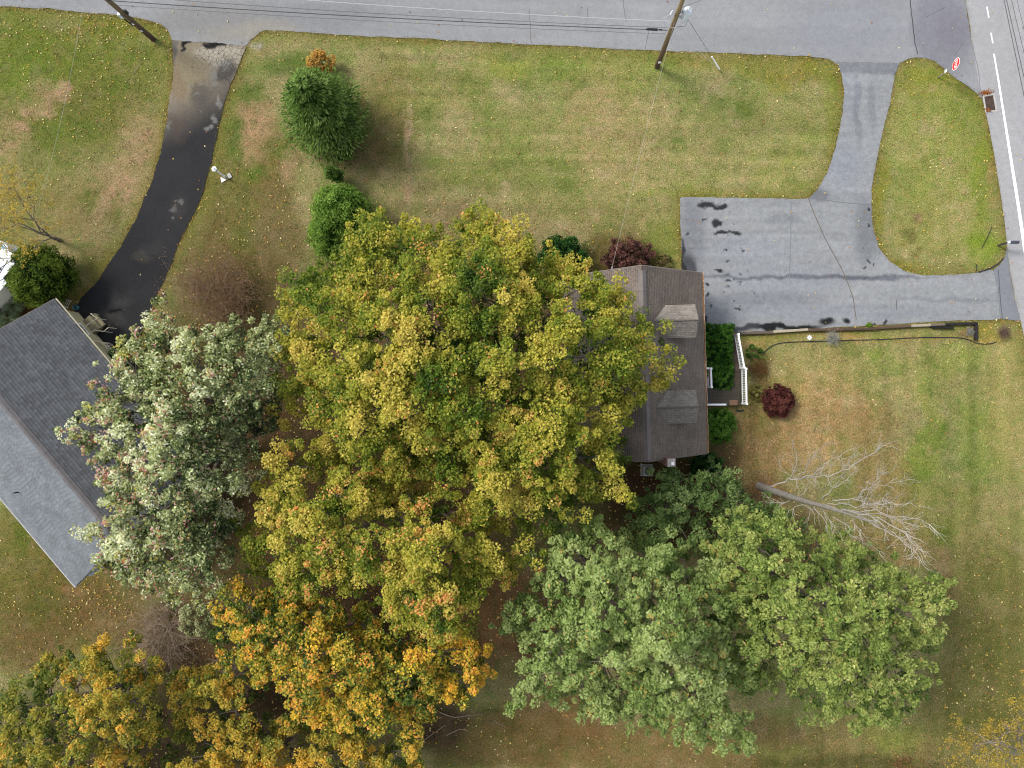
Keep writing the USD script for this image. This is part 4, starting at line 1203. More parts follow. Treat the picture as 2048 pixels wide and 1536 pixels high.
def maple_col(yel=0.5, orange=0.25, dark=0.0):
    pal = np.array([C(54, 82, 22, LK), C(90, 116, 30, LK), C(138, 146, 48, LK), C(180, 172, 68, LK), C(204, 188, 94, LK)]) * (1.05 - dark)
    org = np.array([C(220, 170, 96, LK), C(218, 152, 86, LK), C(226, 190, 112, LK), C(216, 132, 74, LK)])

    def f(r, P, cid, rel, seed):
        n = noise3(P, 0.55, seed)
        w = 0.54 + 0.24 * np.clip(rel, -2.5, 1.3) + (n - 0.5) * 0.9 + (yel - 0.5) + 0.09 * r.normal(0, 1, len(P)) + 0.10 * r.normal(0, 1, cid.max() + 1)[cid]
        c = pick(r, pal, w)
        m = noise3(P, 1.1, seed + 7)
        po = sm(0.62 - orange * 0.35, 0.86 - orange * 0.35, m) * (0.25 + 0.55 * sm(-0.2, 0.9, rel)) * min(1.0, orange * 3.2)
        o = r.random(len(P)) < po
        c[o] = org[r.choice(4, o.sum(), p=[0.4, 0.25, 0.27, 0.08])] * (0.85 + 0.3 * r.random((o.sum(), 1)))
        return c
    return f


def golden_col(r, P, cid, rel, seed):
    pal = np.array([C(58, 84, 34, LK), C(96, 118, 40, LK), C(150, 152, 58, LK), C(206, 184, 64, LK), C(226, 186, 62, LK)])
    n = noise3(P, 0.5, seed)
    w = 0.50 + 0.28 * np.clip(rel, -2, 1.2) + (n - 0.5) * 0.8 + 0.24 * r.normal(0, 1, len(P)) + 0.12 * r.normal(0, 1, cid.max() + 1)[cid]
    c = pick(r, pal, w)
    o = r.random(len(P)) < 0.42 * sm(0.4, 0.65, noise3(P, 1.3, seed + 3)) * sm(-0.4, 0.5, rel)
    c[o] = C(236, 174, 80, LK)
    return c


def oak_col(r, P, cid, rel, seed):
    pal = np.array([C(52, 76, 28, LK), C(88, 108, 40, LK), C(136, 142, 56, LK), C(186, 168, 66, LK), C(222, 180, 70, LK)])
    n = noise3(P, 0.35, seed)
    w = 0.52 + 0.24 * np.clip(rel, -2, 1.2) + (n - 0.5) * 1.1 + 0.12 * r.normal(0, 1, len(P))
    c = pick(r, pal, w)
    o = r.random(len(P)) < 0.5 * sm(0.52, 0.68, noise3(P, 0.6, seed + 3)) * sm(-0.5, 0.5, rel)
    c[o] = C(232, 182, 78, LK) * (0.85 + 0.3 * r.random((o.sum(), 1)))
    return c


def silver_col(r, P, cid, rel, seed):
    pal = np.array([C(50, 68, 40, LK), C(92, 110, 64, LK), C(150, 162, 106, LK), C(196, 204, 150, LK), C(230, 234, 206, LK)])
    n = noise3(P, 0.5, seed)
    px = P[:, 0]
    w = 0.46 + 0.26 * np.clip(rel, -2, 1.2) + (n - 0.5) * 0.9 + 0.22 * r.normal(0, 1, len(P)) + 0.012 * (-18 - px) + 0.14 * r.normal(0, 1, cid.max() + 1)[cid]
    c = pick(r, pal, w)
    m = noise3(P, 1.5, seed + 5)
    west = sm(-15, -23, px) if False else 1 - sm(-24, -15, px)
    o = r.random(len(P)) < 0.62 * sm(0.56, 0.64, m) * (0.15 + 0.85 * west)
    pk = np.array([C(214, 160, 160, LK), C(190, 120, 128, LK), C(216, 176, 100, LK), C(222, 190, 180, LK), C(190, 110, 90, LK)])
    c[o] = pk[r.choice(5, o.sum(), p=[0.3, 0.2, 0.2, 0.2, 0.1])]
    y = (r.random(len(P)) < 0.5 * sm(0.55, 0.68, noise3(P, 0.7, seed + 11)) * west) & ~o
    c[y] = C(196, 190, 96, LK) * (0.85 + 0.3 * r.random((y.sum(), 1)))
    return c


def linden_col(r, P, cid, rel, seed):
    pal = np.array([C(54, 80, 36, LK), C(92, 118, 56, LK), C(134, 156, 84, LK), C(164, 180, 112, LK), C(186, 196, 136, LK)])
    n = noise3(P, 0.45, seed)
    w = 0.53 + 0.22 * np.clip(rel, -2, 1.2) + (n - 0.5) * 0.6 + 0.07 * r.normal(0, 1, len(P))
    c = pick(r, pal, w, 0.12)
    o = r.random(len(P)) < 0.22 * sm(0.62, 0.74, noise3(P, 1.6, seed + 5))
    c[o] = C(196, 172, 96, LK)
    return c


def zelkova_col(r, P, cid, rel, seed):
    pal = np.array([C(52, 80, 34, LK), C(90, 116, 52, LK), C(132, 152, 74, LK), C(166, 176, 98, LK), C(190, 190, 122, LK)])
    n = noise3(P, 0.5, seed)
    w = 0.51 + 0.22 * np.clip(rel, -2, 1.2) + (n - 0.5) * 0.6 + 0.10 * r.normal(0, 1, len(P))
    c = pick(r, pal, w, 0.14)
    o = r.random(len(P)) < 0.14 * sm(0.6, 0.74, noise3(P, 1.8, seed + 5))
    c[o] = C(200, 168, 110, LK)
    return c


def dkgreen_col(r, P, cid, rel, seed):
    pal = np.array([C(50, 74, 34, LK), C(78, 104, 50, LK), C(112, 138, 74, LK), C(150, 168, 108, LK)])
    w = 0.58 + 0.22 * np.clip(rel, -2, 1.2) + (noise3(P, 0.6, seed) - 0.5) * 0.7 + 0.1 * r.normal(0, 1, len(P))
    return pick(r, pal, w)


def locust_col(r, P, cid, rel, seed):
    pal = np.array([C(126, 118, 52, LK), C(172, 150, 58, LK), C(202, 174, 74, LK)])
    return pick(r, pal, r.random(len(P)))


mapleA = [(730, 440), (800, 428), (860, 458), (925, 440), (940, 428), (1000, 422), (1065, 452), (1085, 490), (1130, 505), (1185, 520), (1232, 538), (1262, 585), (1285, 632), (1305, 650), (1328, 690), (1340, 730), (1368, 765), (1345, 795), (1300, 806), (1272, 830), (1320, 872),
          (1295, 895), (1262, 880), (1278, 940), (1288, 985), (1272, 1018), (1222, 1028), (1170, 1000), (1150, 1040), (1060, 1090), (1000, 1070), (930, 1050), (880, 990), (820, 965), (760, 965), (700, 935), (640, 890), (600, 830), (565, 760), (525, 705), (528, 680), (585, 650), (535, 612), (580, 590), (578, 540), (615, 495), (690, 490)]
mapleB = [(600, 860), (680, 900), (800, 950), (900, 980), (980, 1040), (1058, 1080), (1055, 1140), (1005, 1185), (965, 1215), (935, 1300), (850, 1285), (790, 1255), (720, 1235), (660, 1195), (600, 1205), (540, 1175), (485, 1155), (475, 1090), (485, 1020), (515, 960), (490, 915), (545, 880)]
mapleC = [(440, 1195), (500, 1165), (560, 1180), (640, 1190), (720, 1230), (800, 1250), (870, 1290), (930, 1255), (978, 1285), (990, 1340), (962, 1385), (905, 1400), (880, 1435), (820, 1445), (760, 1468), (690, 1465), (620, 1445), (560, 1405), (520, 1375), (465, 1330), (408, 1290), (412, 1240)]
oakD = [(-60, 1420), (0, 1385), (50, 1350), (95, 1298), (130, 1270), (190, 1290), (250, 1255), (290, 1280), (330, 1325), (352, 1380), (345, 1440), (310, 1510), (260, 1600), (0, 1640), (-80, 1560)]
oakE = [(335, 1385), (365, 1320), (430, 1305), (490, 1360), (560, 1420), (640, 1450), (740, 1470), (820, 1465), (850, 1490), (835, 1540), (780, 1620), (500, 1640), (300, 1620), (270, 1560), (310, 1500), (350, 1450)]
silver = [(320, 602), (380, 628), (440, 650), (520, 640), (600, 640), (585, 720), (590, 800), (550, 860), (525, 940), (485, 1010), (475, 1070), (450, 1140), (425, 1215), (380, 1210), (330, 1185), (280, 1178), (228, 1160), (192, 1128), (170, 1060), (150, 1010), (200, 960), (165, 900), (122, 882), (145, 820), (190, 778), (235, 755), (220, 700), (280, 655)]
lindenF = [(1180, 1030), (1260, 1075), (1330, 1050), (1385, 1090), (1460, 1120), (1520, 1200), (1500, 1300), (1510, 1390), (1495, 1480), (1510, 1520), (1450, 1512), (1400, 1488), (1340, 1478), (1290, 1455), (1240, 1448), (1180, 1448), (1150, 1405), (1090, 1398), (1045, 1425), (1005, 1465), (975, 1400), (1035, 1350), (1055, 1290), (1000, 1265), (975, 1230), (1000, 1195), (1055, 1180), (1055, 1110), (1110, 1050)]
zelkG = [(1470, 1000), (1560, 1010), (1640, 1050), (1700, 1062), (1745, 1105), (1790, 1125), (1850, 1135), (1900, 1145), (1890, 1220), (1900, 1275), (1835, 1305), (1882, 1340), (1860, 1395), (1825, 1440), (1760, 1448), (1700, 1448), (1640, 1490), (1595, 1478), (1580, 1405), (1540, 1375), (1470, 1385), (1430, 1310), (1440, 1220), (1400, 1150), (1410, 1060)]
smallK = [(1280, 960), (1320, 925), (1395, 940), (1430, 895), (1478, 920), (1490, 965), (1545, 1000), (1570, 1060), (1500, 1120), (1420, 1130), (1360, 1100), (1290, 1100), (1245, 1050), (1255, 1000)]

wp = main_house()
left_house()

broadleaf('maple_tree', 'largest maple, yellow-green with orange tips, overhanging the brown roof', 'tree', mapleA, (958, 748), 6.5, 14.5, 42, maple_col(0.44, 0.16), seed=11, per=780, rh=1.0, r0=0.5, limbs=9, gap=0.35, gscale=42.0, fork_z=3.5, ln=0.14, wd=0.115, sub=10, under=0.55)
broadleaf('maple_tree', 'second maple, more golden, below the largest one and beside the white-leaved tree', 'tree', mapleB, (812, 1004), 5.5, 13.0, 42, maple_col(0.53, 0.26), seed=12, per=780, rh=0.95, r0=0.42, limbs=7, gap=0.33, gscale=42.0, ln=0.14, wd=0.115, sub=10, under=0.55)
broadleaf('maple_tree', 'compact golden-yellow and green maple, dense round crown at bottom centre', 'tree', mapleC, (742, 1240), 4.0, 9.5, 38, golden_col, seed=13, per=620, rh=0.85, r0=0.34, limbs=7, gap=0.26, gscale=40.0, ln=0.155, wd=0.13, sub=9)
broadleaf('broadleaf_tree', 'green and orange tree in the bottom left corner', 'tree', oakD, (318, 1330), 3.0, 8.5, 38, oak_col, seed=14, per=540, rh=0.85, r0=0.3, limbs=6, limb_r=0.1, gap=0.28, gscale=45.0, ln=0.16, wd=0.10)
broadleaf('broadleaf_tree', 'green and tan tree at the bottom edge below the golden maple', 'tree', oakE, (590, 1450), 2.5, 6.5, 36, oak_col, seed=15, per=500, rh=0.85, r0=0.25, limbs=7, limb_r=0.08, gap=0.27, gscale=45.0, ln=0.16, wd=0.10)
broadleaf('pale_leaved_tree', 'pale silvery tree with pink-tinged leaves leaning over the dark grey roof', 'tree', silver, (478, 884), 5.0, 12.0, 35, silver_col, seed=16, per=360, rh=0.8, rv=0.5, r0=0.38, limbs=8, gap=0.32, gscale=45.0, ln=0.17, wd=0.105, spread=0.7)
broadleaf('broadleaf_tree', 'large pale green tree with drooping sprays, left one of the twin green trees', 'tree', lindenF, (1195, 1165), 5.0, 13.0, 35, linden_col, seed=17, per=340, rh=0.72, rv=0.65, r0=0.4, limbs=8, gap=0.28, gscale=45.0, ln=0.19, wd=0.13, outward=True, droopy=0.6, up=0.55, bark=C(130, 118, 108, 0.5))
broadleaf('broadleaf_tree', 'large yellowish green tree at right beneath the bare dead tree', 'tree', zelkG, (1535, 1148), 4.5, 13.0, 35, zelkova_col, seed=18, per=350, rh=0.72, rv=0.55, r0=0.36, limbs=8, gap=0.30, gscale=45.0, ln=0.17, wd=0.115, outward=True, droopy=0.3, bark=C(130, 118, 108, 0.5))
broadleaf('understory_tree', 'low mid-green tree between the brick chimney and the pale green trees', 'tree', smallK, (1370, 975), 2.0, 6.5, 32, dkgreen_col, seed=19, per=330, rh=0.7, r0=0.16, limbs=6, limb_r=0.07, gap=0.24, gscale=40.0, ln=0.16, wd=0.10, fork_z=1.6, layers=2, drop=1.2, outward=True, droopy=0.3)


# ------------------------------------------------------------------ shrubs, hedges, conifers
def bush(name, label, cat, base_px, rx, ry, h, n, pal, ln, wd, seed, lump=0.25, ls=1.3, shape='dome', stems=5, up=0.35, spread=0.45, mat_='leaf_dull', jit=0.18, wob=0.12, group=None, droop=None, box=None, tone=0.0, base=None, col_w=None, parts=True, upright=False, lpl=45, lsz=0.15, core=0.0):
    r = seeded(seed)
    b = gp(*base_px) if base is None else np.asarray(base, float)
    t = thing(name, b, label, cat, group)
    m = max(20, int(n / lpl))                              # lumps of foliage over the shrub, each a little shell of leaves
    d = dir_sphere(r, m)
    d[:, 2] = np.where(d[:, 2] < -0.25, -d[:, 2], d[:, 2])
    if shape == 'box':                                     # a clipped hedge: rounded box of half sizes rx, ry
        d = np.sign(d) * np.abs(d) ** 0.42
        d /= np.max(np.abs(d), axis=1, keepdims=True) ** 0.82
    if shape == 'box':
        ar = np.array([4 * rx * ry, 2 * rx * h, 2 * rx * h, 2 * ry * h, 2 * ry * h])
        fc = r.choice(5, m, p=ar / ar.sum())
        uv = r.random((m, 2)) * 2 - 1
        bx = np.zeros((m, 3))
        bx[:, 0] = np.where(fc >= 3, np.where(fc == 3, 1, -1), uv[:, 0])
        bx[:, 1] = np.where(fc == 0, uv[:, 1], np.where(fc == 1, 1, np.where(fc == 2, -1, uv[:, 0])))
        bx[:, 2] = np.where(fc == 0, 1, uv[:, 1])
        d = bx
    nn = meshkit.fbm(d * ls * 1.6 + seed, 3, seed)
    rad = (1 + (nn - 0.5) * 2 * lump) * (1 - 0.30 * r.random(m) ** 1.6)
    if shape == 'egg':
        zc, hz = 0.42, 0.58
        prof = np.where(d[:, 2] > 0, 1.0 - 0.25 * d[:, 2], 1.0)
        Cn = np.column_stack([d[:, 0] * rx * prof, d[:, 1] * ry * prof, zc * h + d[:, 2] * np.where(d[:, 2] > 0, hz, zc) * h])
    elif shape == 'box':
        Cn = np.column_stack([d[:, 0] * rx, d[:, 1] * ry, 0.5 * h + d[:, 2] * 0.46 * h])
        rad = 1 - 0.12 * r.random(m)
    else:
        Cn = np.column_stack([d[:, 0] * rx, d[:, 1] * ry, 0.38 * h + d[:, 2] * np.where(d[:, 2] > 0, 0.62, 0.36) * h])
    mid = np.array([0, 0, 0.35 * h])
    size = (rx + ry + h) / 3
    lr = size * lsz * (0.6 + 0.8 * r.random(m))
    Cn = mid + (Cn - mid) * (rad * (1 - 0.6 * lr / size))[:, None]
    k_ = max(4, n // m)
    cid = np.repeat(np.arange(m), k_)
    if shape == 'box':
        d = np.where(np.abs(d) >= 0.999, d, 0.0)
    q = dir_sphere(r, len(cid)) + d[cid] * 0.55
    q /= np.linalg.norm(q, axis=1, keepdims=True)
    P = Cn[cid] + q * (lr[cid] * (0.55 + 0.5 * r.random(len(cid))))[:, None]
    d0, d = d[cid], q * 0.6 + d[cid] * 0.4
    P[:, 2] = np.maximum(P[:, 2], 0.03)
    n = len(P)
    P = P + b
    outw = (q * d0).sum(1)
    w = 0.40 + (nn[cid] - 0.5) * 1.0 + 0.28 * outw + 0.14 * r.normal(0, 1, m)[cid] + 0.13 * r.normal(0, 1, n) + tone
    if col_w is not None:
        w = w + col_w(P - b)
    c = pick(r, pal, w, jit)
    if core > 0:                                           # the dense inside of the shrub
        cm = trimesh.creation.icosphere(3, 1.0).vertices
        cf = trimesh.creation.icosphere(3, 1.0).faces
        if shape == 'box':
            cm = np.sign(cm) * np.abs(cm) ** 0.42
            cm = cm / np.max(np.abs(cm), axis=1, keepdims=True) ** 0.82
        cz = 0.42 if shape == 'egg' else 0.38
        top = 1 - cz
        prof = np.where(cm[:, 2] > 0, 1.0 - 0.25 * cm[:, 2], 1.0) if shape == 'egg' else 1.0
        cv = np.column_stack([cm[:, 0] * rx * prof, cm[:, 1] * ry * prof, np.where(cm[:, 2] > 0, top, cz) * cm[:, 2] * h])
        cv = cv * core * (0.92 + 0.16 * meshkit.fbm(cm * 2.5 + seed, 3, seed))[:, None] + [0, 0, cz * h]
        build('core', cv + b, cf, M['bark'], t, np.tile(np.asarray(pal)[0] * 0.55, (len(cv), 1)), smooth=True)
    N = d * (1 - up) + np.array([0, 0, up])
    dp = d + np.array([0, 0, 0.9]) if upright else (None if droop is None else d * (1 - droop) + np.array([0, 0, -droop]))
    v, f, c = leaf_quads(P, r, ln, wd, N, spread, c, droop=dp)
    st = MB()
    for k in range(stems):
        a = r.random() * 6.28
        e = b + np.array([math.cos(a) * rx * 0.55, math.sin(a) * ry * 0.55, h * (0.55 + 0.25 * r.random())])
        st.tube(curve(b + np.array([0.05 * math.cos(a), 0.05 * math.sin(a), -0.05]), e, r.normal(0, 0.05, 3), 5), np.linspace(0.03, 0.008, 5) * max(0.5, min(2.0, h)), grey_bark * 0.6, k=5)
    st.build('stems', M['bark'], t)
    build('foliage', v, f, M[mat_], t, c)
    return t


def twig_shrub(name, label, cat, base, R, h, n, col, seed, leaves=0, lpal=None, ln=0.08, rad=0.012, sub=4, flat=0.0, group=None):
    """A twiggy, nearly leafless shrub."""
    r = seeded(seed)
    b = np.asarray(base, float)
    t = thing(name, b, label, cat, group)
    mb, ends = MB(), []
    for k in range(n):
        a = r.random() * 6.28
        rr = R * math.sqrt(r.random())
        e = b + np.array([math.cos(a) * rr, math.sin(a) * rr, h * (0.35 + 0.65 * r.random()) * (1 - 0.4 * (rr / R) ** 2)])
        s = b + np.array([math.cos(a), math.sin(a), 0]) * 0.12 * R * r.random() + [0, 0, 0.02]
        c = curve(s, e, np.append(r.normal(0, 0.08 * R, 2), 0.12 * h), 6)
        mb.tube(c, np.linspace(rad, rad * 0.4, 6), np.asarray(col) * (0.7 + 0.6 * r.random()), k=4, cap=False)
        for q in range(sub):
            p = c[r.integers(2, 6)]
            ee = p + np.append(r.normal(0, 0.22 * R, 2), abs(r.normal(0, 0.15 * h)))
            mb.tube(curve(p, ee, r.normal(0, 0.03, 3), 3), [rad * 0.5, rad * 0.4, rad * 0.25], np.asarray(col) * (0.7 + 0.6 * r.random()), k=3, cap=False)
            ends.append(ee)
    mb.build('twigs', M['bark'], t)
    if leaves:
        ends = np.array(ends)
        P = ends[r.integers(0, len(ends), leaves)] + r.normal(0, 0.10 * R, (leaves, 3)) * [1, 1, 0.5]
        P[:, 2] = np.maximum(P[:, 2], b[2] + 0.05)
        c = pick(r, np.asarray(lpal), r.random(leaves))
        v, f, c = leaf_quads(P, r, ln, ln * 0.6, np.tile([0, 0, 1.0], (leaves, 1)), 0.7, c)
        build('foliage', v, f, M['leaf_dull'], t, c)
    return t


def conifer(name, label, base, h, R, seed, pal, whorls=26, per=11, ln=0.34, wd=0.085, n_spray=26):
    r = seeded(seed)
    b = np.asarray(base, float)
    t = thing(name, b, label, 'conifer')
    MB().tube([b - [0, 0, 0.1], b + [0, 0, h * 0.5], b + [0, 0, h * 0.97]], [0.16, 0.10, 0.02], grey_bark * 0.5, k=8).build('trunk', M['bark'], t)
    mb = MB()
    Ps, Ds, Ws = [], [], []
    for i in range(whorls):
        u = (i + 0.5) / whorls
        z = h * (0.06 + 0.92 * u)
        L0 = R * (1 - u ** 1.5) ** 0.75 * (0.55 + 0.45 * min(1, u * 5)) + 0.12
        m = max(5, int(per * (1 - 0.4 * u)))
        a0 = r.random() * 6.28
        for k in range(m):
            a = a0 + k / m * 6.28 + r.normal(0, 0.15)
            L = L0 * (0.62 + 0.55 * r.random())
            d = np.array([math.cos(a), math.sin(a), 0])
            s = b + [0, 0, z]
            tip = s + d * L + np.array([0, 0, -0.20 * L + 0.25 * u])
            c = curve(s, tip, [0, 0, 0.10 * L], 5)
            mb.tube(c, np.linspace(0.025, 0.006, 5), grey_bark * 0.5, k=4, cap=False)
            q = r.random(n_spray) ** 0.6
            side = np.array([-d[1], d[0], 0])
            off = r.normal(0, 1, n_spray) * 0.22 * L0 * (0.35 + 0.65 * q)
            p = s + (tip - s) * q[:, None] + np.array([0, 0, 0.10 * L]) * (4 * q * (1 - q))[:, None] + side * off[:, None]
            p[:, 2] += r.normal(0, 0.05, n_spray) - np.abs(off) * 0.25
            Ps.append(p)
            Ds.append(np.tile(d, (n_spray, 1)) + side * (off / (0.3 * L0 + 0.05))[:, None] * 0.7 + np.array([0, 0, -0.25]))
            Ws.append(0.15 + 0.6 * q + r.normal(0, 0.12, n_spray) + 0.20 * r.normal())
    mb.build('branches', M['bark'], t, kind='stuff')
    P, D, W = np.vstack(Ps), np.vstack(Ds), np.concatenate(Ws)
    D /= np.linalg.norm(D, axis=1, keepdims=True)
    v, f, c = leaf_quads(P, r, ln, wd, np.tile([0, 0, 1.0], (len(P), 1)) + D * 0.2, 0.35, pick(r, pal, W, 0.14), droop=D * 2.5)
    build('foliage', v, f, M['leaf_dull'], t, c)
    return t


BK = 0.85
ever = np.array([C(38, 58, 22, BK), C(66, 92, 36, BK), C(98, 126, 56, BK), C(134, 158, 86, BK)])
conifer('conifer_tree', 'feathery dark green conifer standing alone on the lawn near the left driveway', at(664, 250, 0), 7.0, 3.05, 31, ever, n_spray=84, per=11, ln=0.25, wd=0.085)
bright = np.array([C(46, 76, 24, BK), C(78, 112, 38, BK), C(112, 144, 58, BK), C(142, 170, 82, BK)])
mapl_or = np.array([C(110, 110, 44, BK), C(170, 140, 60, BK), C(190, 140, 72, BK), C(180, 160, 84, BK)])
bush('shrub', 'orange and gold autumn shrub behind the dark feathery conifer', 'shrub', (648, 138), 1.0, 0.85, 1.6, 2200, mapl_or, 0.14, 0.1, 32, up=0.6, mat_='leaf_dull', lsz=0.2, lump=0.15)
bush('arborvitae', 'rounded bright green arborvitae, larger and nearer the feathery conifer', 'arborvitae', (700, 440), 1.95, 1.85, 4.6, 15000, bright, 0.17, 0.07, 33, shape='egg', lump=0.16, ls=2.6, upright=True, up=0.2, core=0.80)
bush('arborvitae', 'narrow bright green arborvitae touching the largest maple', 'arborvitae', (672, 482), 1.35, 1.5, 3.6, 10000, bright, 0.16, 0.07, 34, shape='egg', lump=0.16, ls=2.6, upright=True, up=0.2, tone=0.08, core=0.80)
bush('arborvitae', 'small dark evergreen tip above the rounded arborvitae', 'arborvitae', (678, 360), 0.55, 0.5, 2.6, 2500, ever, 0.16, 0.07, 35, shape='egg', upright=True, core=0.80)
bush('arborvitae', 'small dark evergreen at the foot of the feathery conifer', 'arborvitae', (692, 312), 0.65, 0.6, 1.6, 2600, ever, 0.16, 0.07, 36, shape='egg', upright=True, core=0.80)
dk = np.array([C(18, 40, 14, BK), C(32, 62, 22, BK), C(50, 88, 36, BK), C(70, 110, 48, BK)])
bush('shrub', 'dark green rounded shrub between the largest maple and the lawn', 'shrub', (1122, 520), 1.75, 1.5, 2.0, 6500, dk, 0.13, 0.09, 37, lump=0.2, core=0.80)
purp = np.array([C(34, 24, 24, BK), C(66, 44, 42, BK), C(98, 66, 60, BK), C(126, 86, 74, BK)])
bush('shrub', 'dark reddish-brown shrub at the upper gable of the brown-roofed house', 'shrub', (1252, 520), 1.75, 1.35, 2.0, 5200, purp, 0.17, 0.09, 38, lump=0.38, ls=2.2, upright=True)
rg = np.array([C(56, 70, 30, BK), C(92, 88, 48, BK), C(122, 98, 70, BK), C(76, 104, 40, BK)])
bush('shrub', 'small green and russet shrub between reddish-brown shrub and parking pad', 'shrub', (1318, 530), 0.85, 0.7, 0.9, 1800, rg, 0.12, 0.08, 39)
hz = gp(1436, 716)
hb = float(g(13.6, 1.7))
hedge_pal = np.array([C(24, 50, 14, BK), C(44, 80, 22, BK), C(66, 108, 34, BK), C(90, 132, 48, BK)])
h1 = np.array([13.62, 2.15, 0.05])
bush('hedge', 'clipped dark green hedge beside the front steps', 'hedge', (0, 0), 1.0, 1.9, 1.35, 16000, hedge_pal, 0.10, 0.06, 40, shape='box', lump=0.05, ls=3, base=h1, lsz=0.11, lpl=40, core=0.80)
bush('hedge', 'low dark green hedge end between stoop railing and walkway', 'hedge', (0, 0), 0.72, 0.85, 1.45, 8000, hedge_pal, 0.10, 0.06, 41, shape='box', lump=0.06, ls=3, lsz=0.12, lpl=40, base=np.array([13.85, 0.5, 0.1]), core=0.80)
bush('shrub', 'bright green rounded shrub under the eave below the white stoop rail', 'shrub', (1434, 850), 1.08, 1.25, 1.3, 6500, np.array([C(36, 66, 18, BK), C(64, 102, 32, BK), C(92, 132, 48, BK), C(120, 156, 66, BK)]), 0.13, 0.06, 42, lump=0.14, core=0.80)
bush('shrub', 'dark green shrub at the lower corner of the brown-roofed house', 'shrub', (1408, 930), 1.2, 1.0, 1.2, 4200, dk, 0.14, 0.08, 43, core=0.80)
bush('shrub', 'green leafy bush beside the upper part of the white step railing', 'shrub', (1504, 706), 0.66, 0.55, 0.6, 1500, np.array([C(40, 62, 22, BK), C(70, 98, 40, BK), C(104, 130, 60, BK)]), 0.12, 0.08, 44)
twig_shrub('shrub', 'russet twiggy shrub beside the white step railing', 'shrub', gp(1514, 738), 0.75, 0.6, 60, C(110, 78, 52, 0.5), 45, 900, [C(120, 84, 50, BK), C(92, 84, 44, BK), C(140, 104, 66, BK)], 0.07)
bush('ornamental_grass', 'yellow-green grassy clump by the foot of the white railing', 'grass clump', (1510, 786), 0.5, 0.6, 0.5, 1300, np.array([C(84, 88, 40, BK), C(130, 130, 66, BK), C(158, 150, 86, BK)]), 0.24, 0.03, 46, upright=True)
red = np.array([C(40, 20, 20, BK), C(70, 34, 32, BK), C(96, 52, 48, BK), C(120, 74, 64, BK)])
bush('red_shrub', 'dark red mounded shrub on the front lawn', 'shrub', (1551, 802), 1.1, 1.12, 1.1, 8000, red, 0.10, 0.06, 47, lump=0.16, droop=0.6, core=0.80)
lb = np.array([C(26, 46, 14, BK), C(56, 78, 22, BK), C(88, 108, 34, BK), C(112, 128, 50, BK)])
bush('shrub', 'big rounded green shrub at the corner of the left house', 'shrub', (112, 560), 2.25, 2.1, 3.2, 15000, lb, 0.15, 0.08, 48, lump=0.16, ls=2.0, core=0.80)
bush('ornamental_grass', 'pale silvery grass clump at the left edge by the grey roof', 'grass clump', (16, 616), 1.3, 1.5, 1.3, 3200, np.array([C(90, 110, 84, BK), C(124, 144, 112, BK), C(156, 172, 142, BK)]), 0.5, 0.035, 49, upright=True)
twig_shrub('shrub', 'large russet twiggy shrub between the black driveway and the largest maple', 'shrub', at(446, 590, 0), 2.7, 2.2, 120, C(160, 132, 114, 0.6), 50, 6500, [C(142, 104, 80, BK), C(124, 100, 72, BK), C(108, 104, 60, BK), C(158, 122, 98, BK)], 0.10, rad=0.02, sub=6)
bush('shrub', 'bright green shrub under the white-leaved tree beside the drive', 'shrub', (238, 722), 1.0, 0.8, 0.9, 2800, np.array([C(30, 62, 16, BK), C(54, 98, 28, BK), C(78, 128, 40, BK)]), 0.11, 0.07, 51, core=0.80)
twig_shrub('brush', 'grey tangle of bare brush below the white-leaved tree', 'brush', at(335, 1262, 0), 2.6, 1.3, 190, C(176, 156, 140, 0.7), 52, 2600, [C(108, 108, 66, BK), C(140, 120, 90, BK), C(96, 92, 56, BK)], 0.10, rad=0.016, sub=5)
twig_shrub('brush', 'bare grey brush squeezed between two yellow-green trees at lower left', 'brush', at(470, 1350, 0), 1.9, 1.1, 110, C(176, 156, 140, 0.7), 53, 500, [C(108, 108, 66, BK), C(140, 120, 90, BK)], 0.10, rad=0.015, sub=5)
bush('shrub', 'pale grey-green shrub under the lower edge of the white-leaved tree', 'shrub', (420, 1230), 1.5, 1.3, 2.4, 2600, np.array([C(104, 112, 72, BK), C(150, 156, 108, BK), C(188, 190, 150, BK)]), 0.15, 0.09, 54, lump=0.35, mat_='leaf')
twig_shrub('shrub', 'reddish-brown shrub at the bottom edge right of centre', 'shrub', at(1798, 1524, 0), 1.4, 1.1, 110, C(120, 78, 66, 0.5), 55, 1500, [C(118, 66, 52, BK), C(142, 96, 72, BK), C(130, 116, 54, BK)], 0.10)
twig_shrub('shrub', 'pale dry twiggy shrub at the bottom edge under the yellowish green tree', 'shrub', at(1650, 1528, 0), 1.3, 0.8, 80, C(160, 144, 118, 0.5), 56, 300, [C(150, 132, 90, BK), C(120, 120, 66, BK)], 0.08)
silverp = [C(150, 152, 150, BK), C(176, 176, 170, BK), C(130, 128, 116, BK)]
twig_shrub('dry_plant', 'grey feathery dry plant lying over the timber edging', 'plant', gp(1660, 676), 0.55, 0.75, 70, C(168, 164, 156, 0.55), 57, 500, silverp, 0.06, rad=0.010)
twig_shrub('dry_plant', 'small grey plant in the corner of the black timber edging', 'plant', gp(1937, 664), 0.34, 0.35, 40, C(140, 142, 146, 0.55), 58, 260, silverp, 0.05, rad=0.008)
twig_shrub('shrub', 'small bare grey-brown twiggy shrub past the end of the timber edging', 'shrub', gp(2002, 666), 0.55, 0.7, 90, C(128, 108, 98, 0.55), 59, 250, [C(126, 100, 84, BK), C(140, 118, 96, BK)], 0.05, rad=0.010)
bush('weed', 'single bright green weed growing at the timber edging', 'weed', (1737, 651), 0.2, 0.16, 0.25, 160, np.array([C(84, 116, 36, BK), C(120, 150, 52, BK)]), 0.13, 0.1, 60, up=0.7)

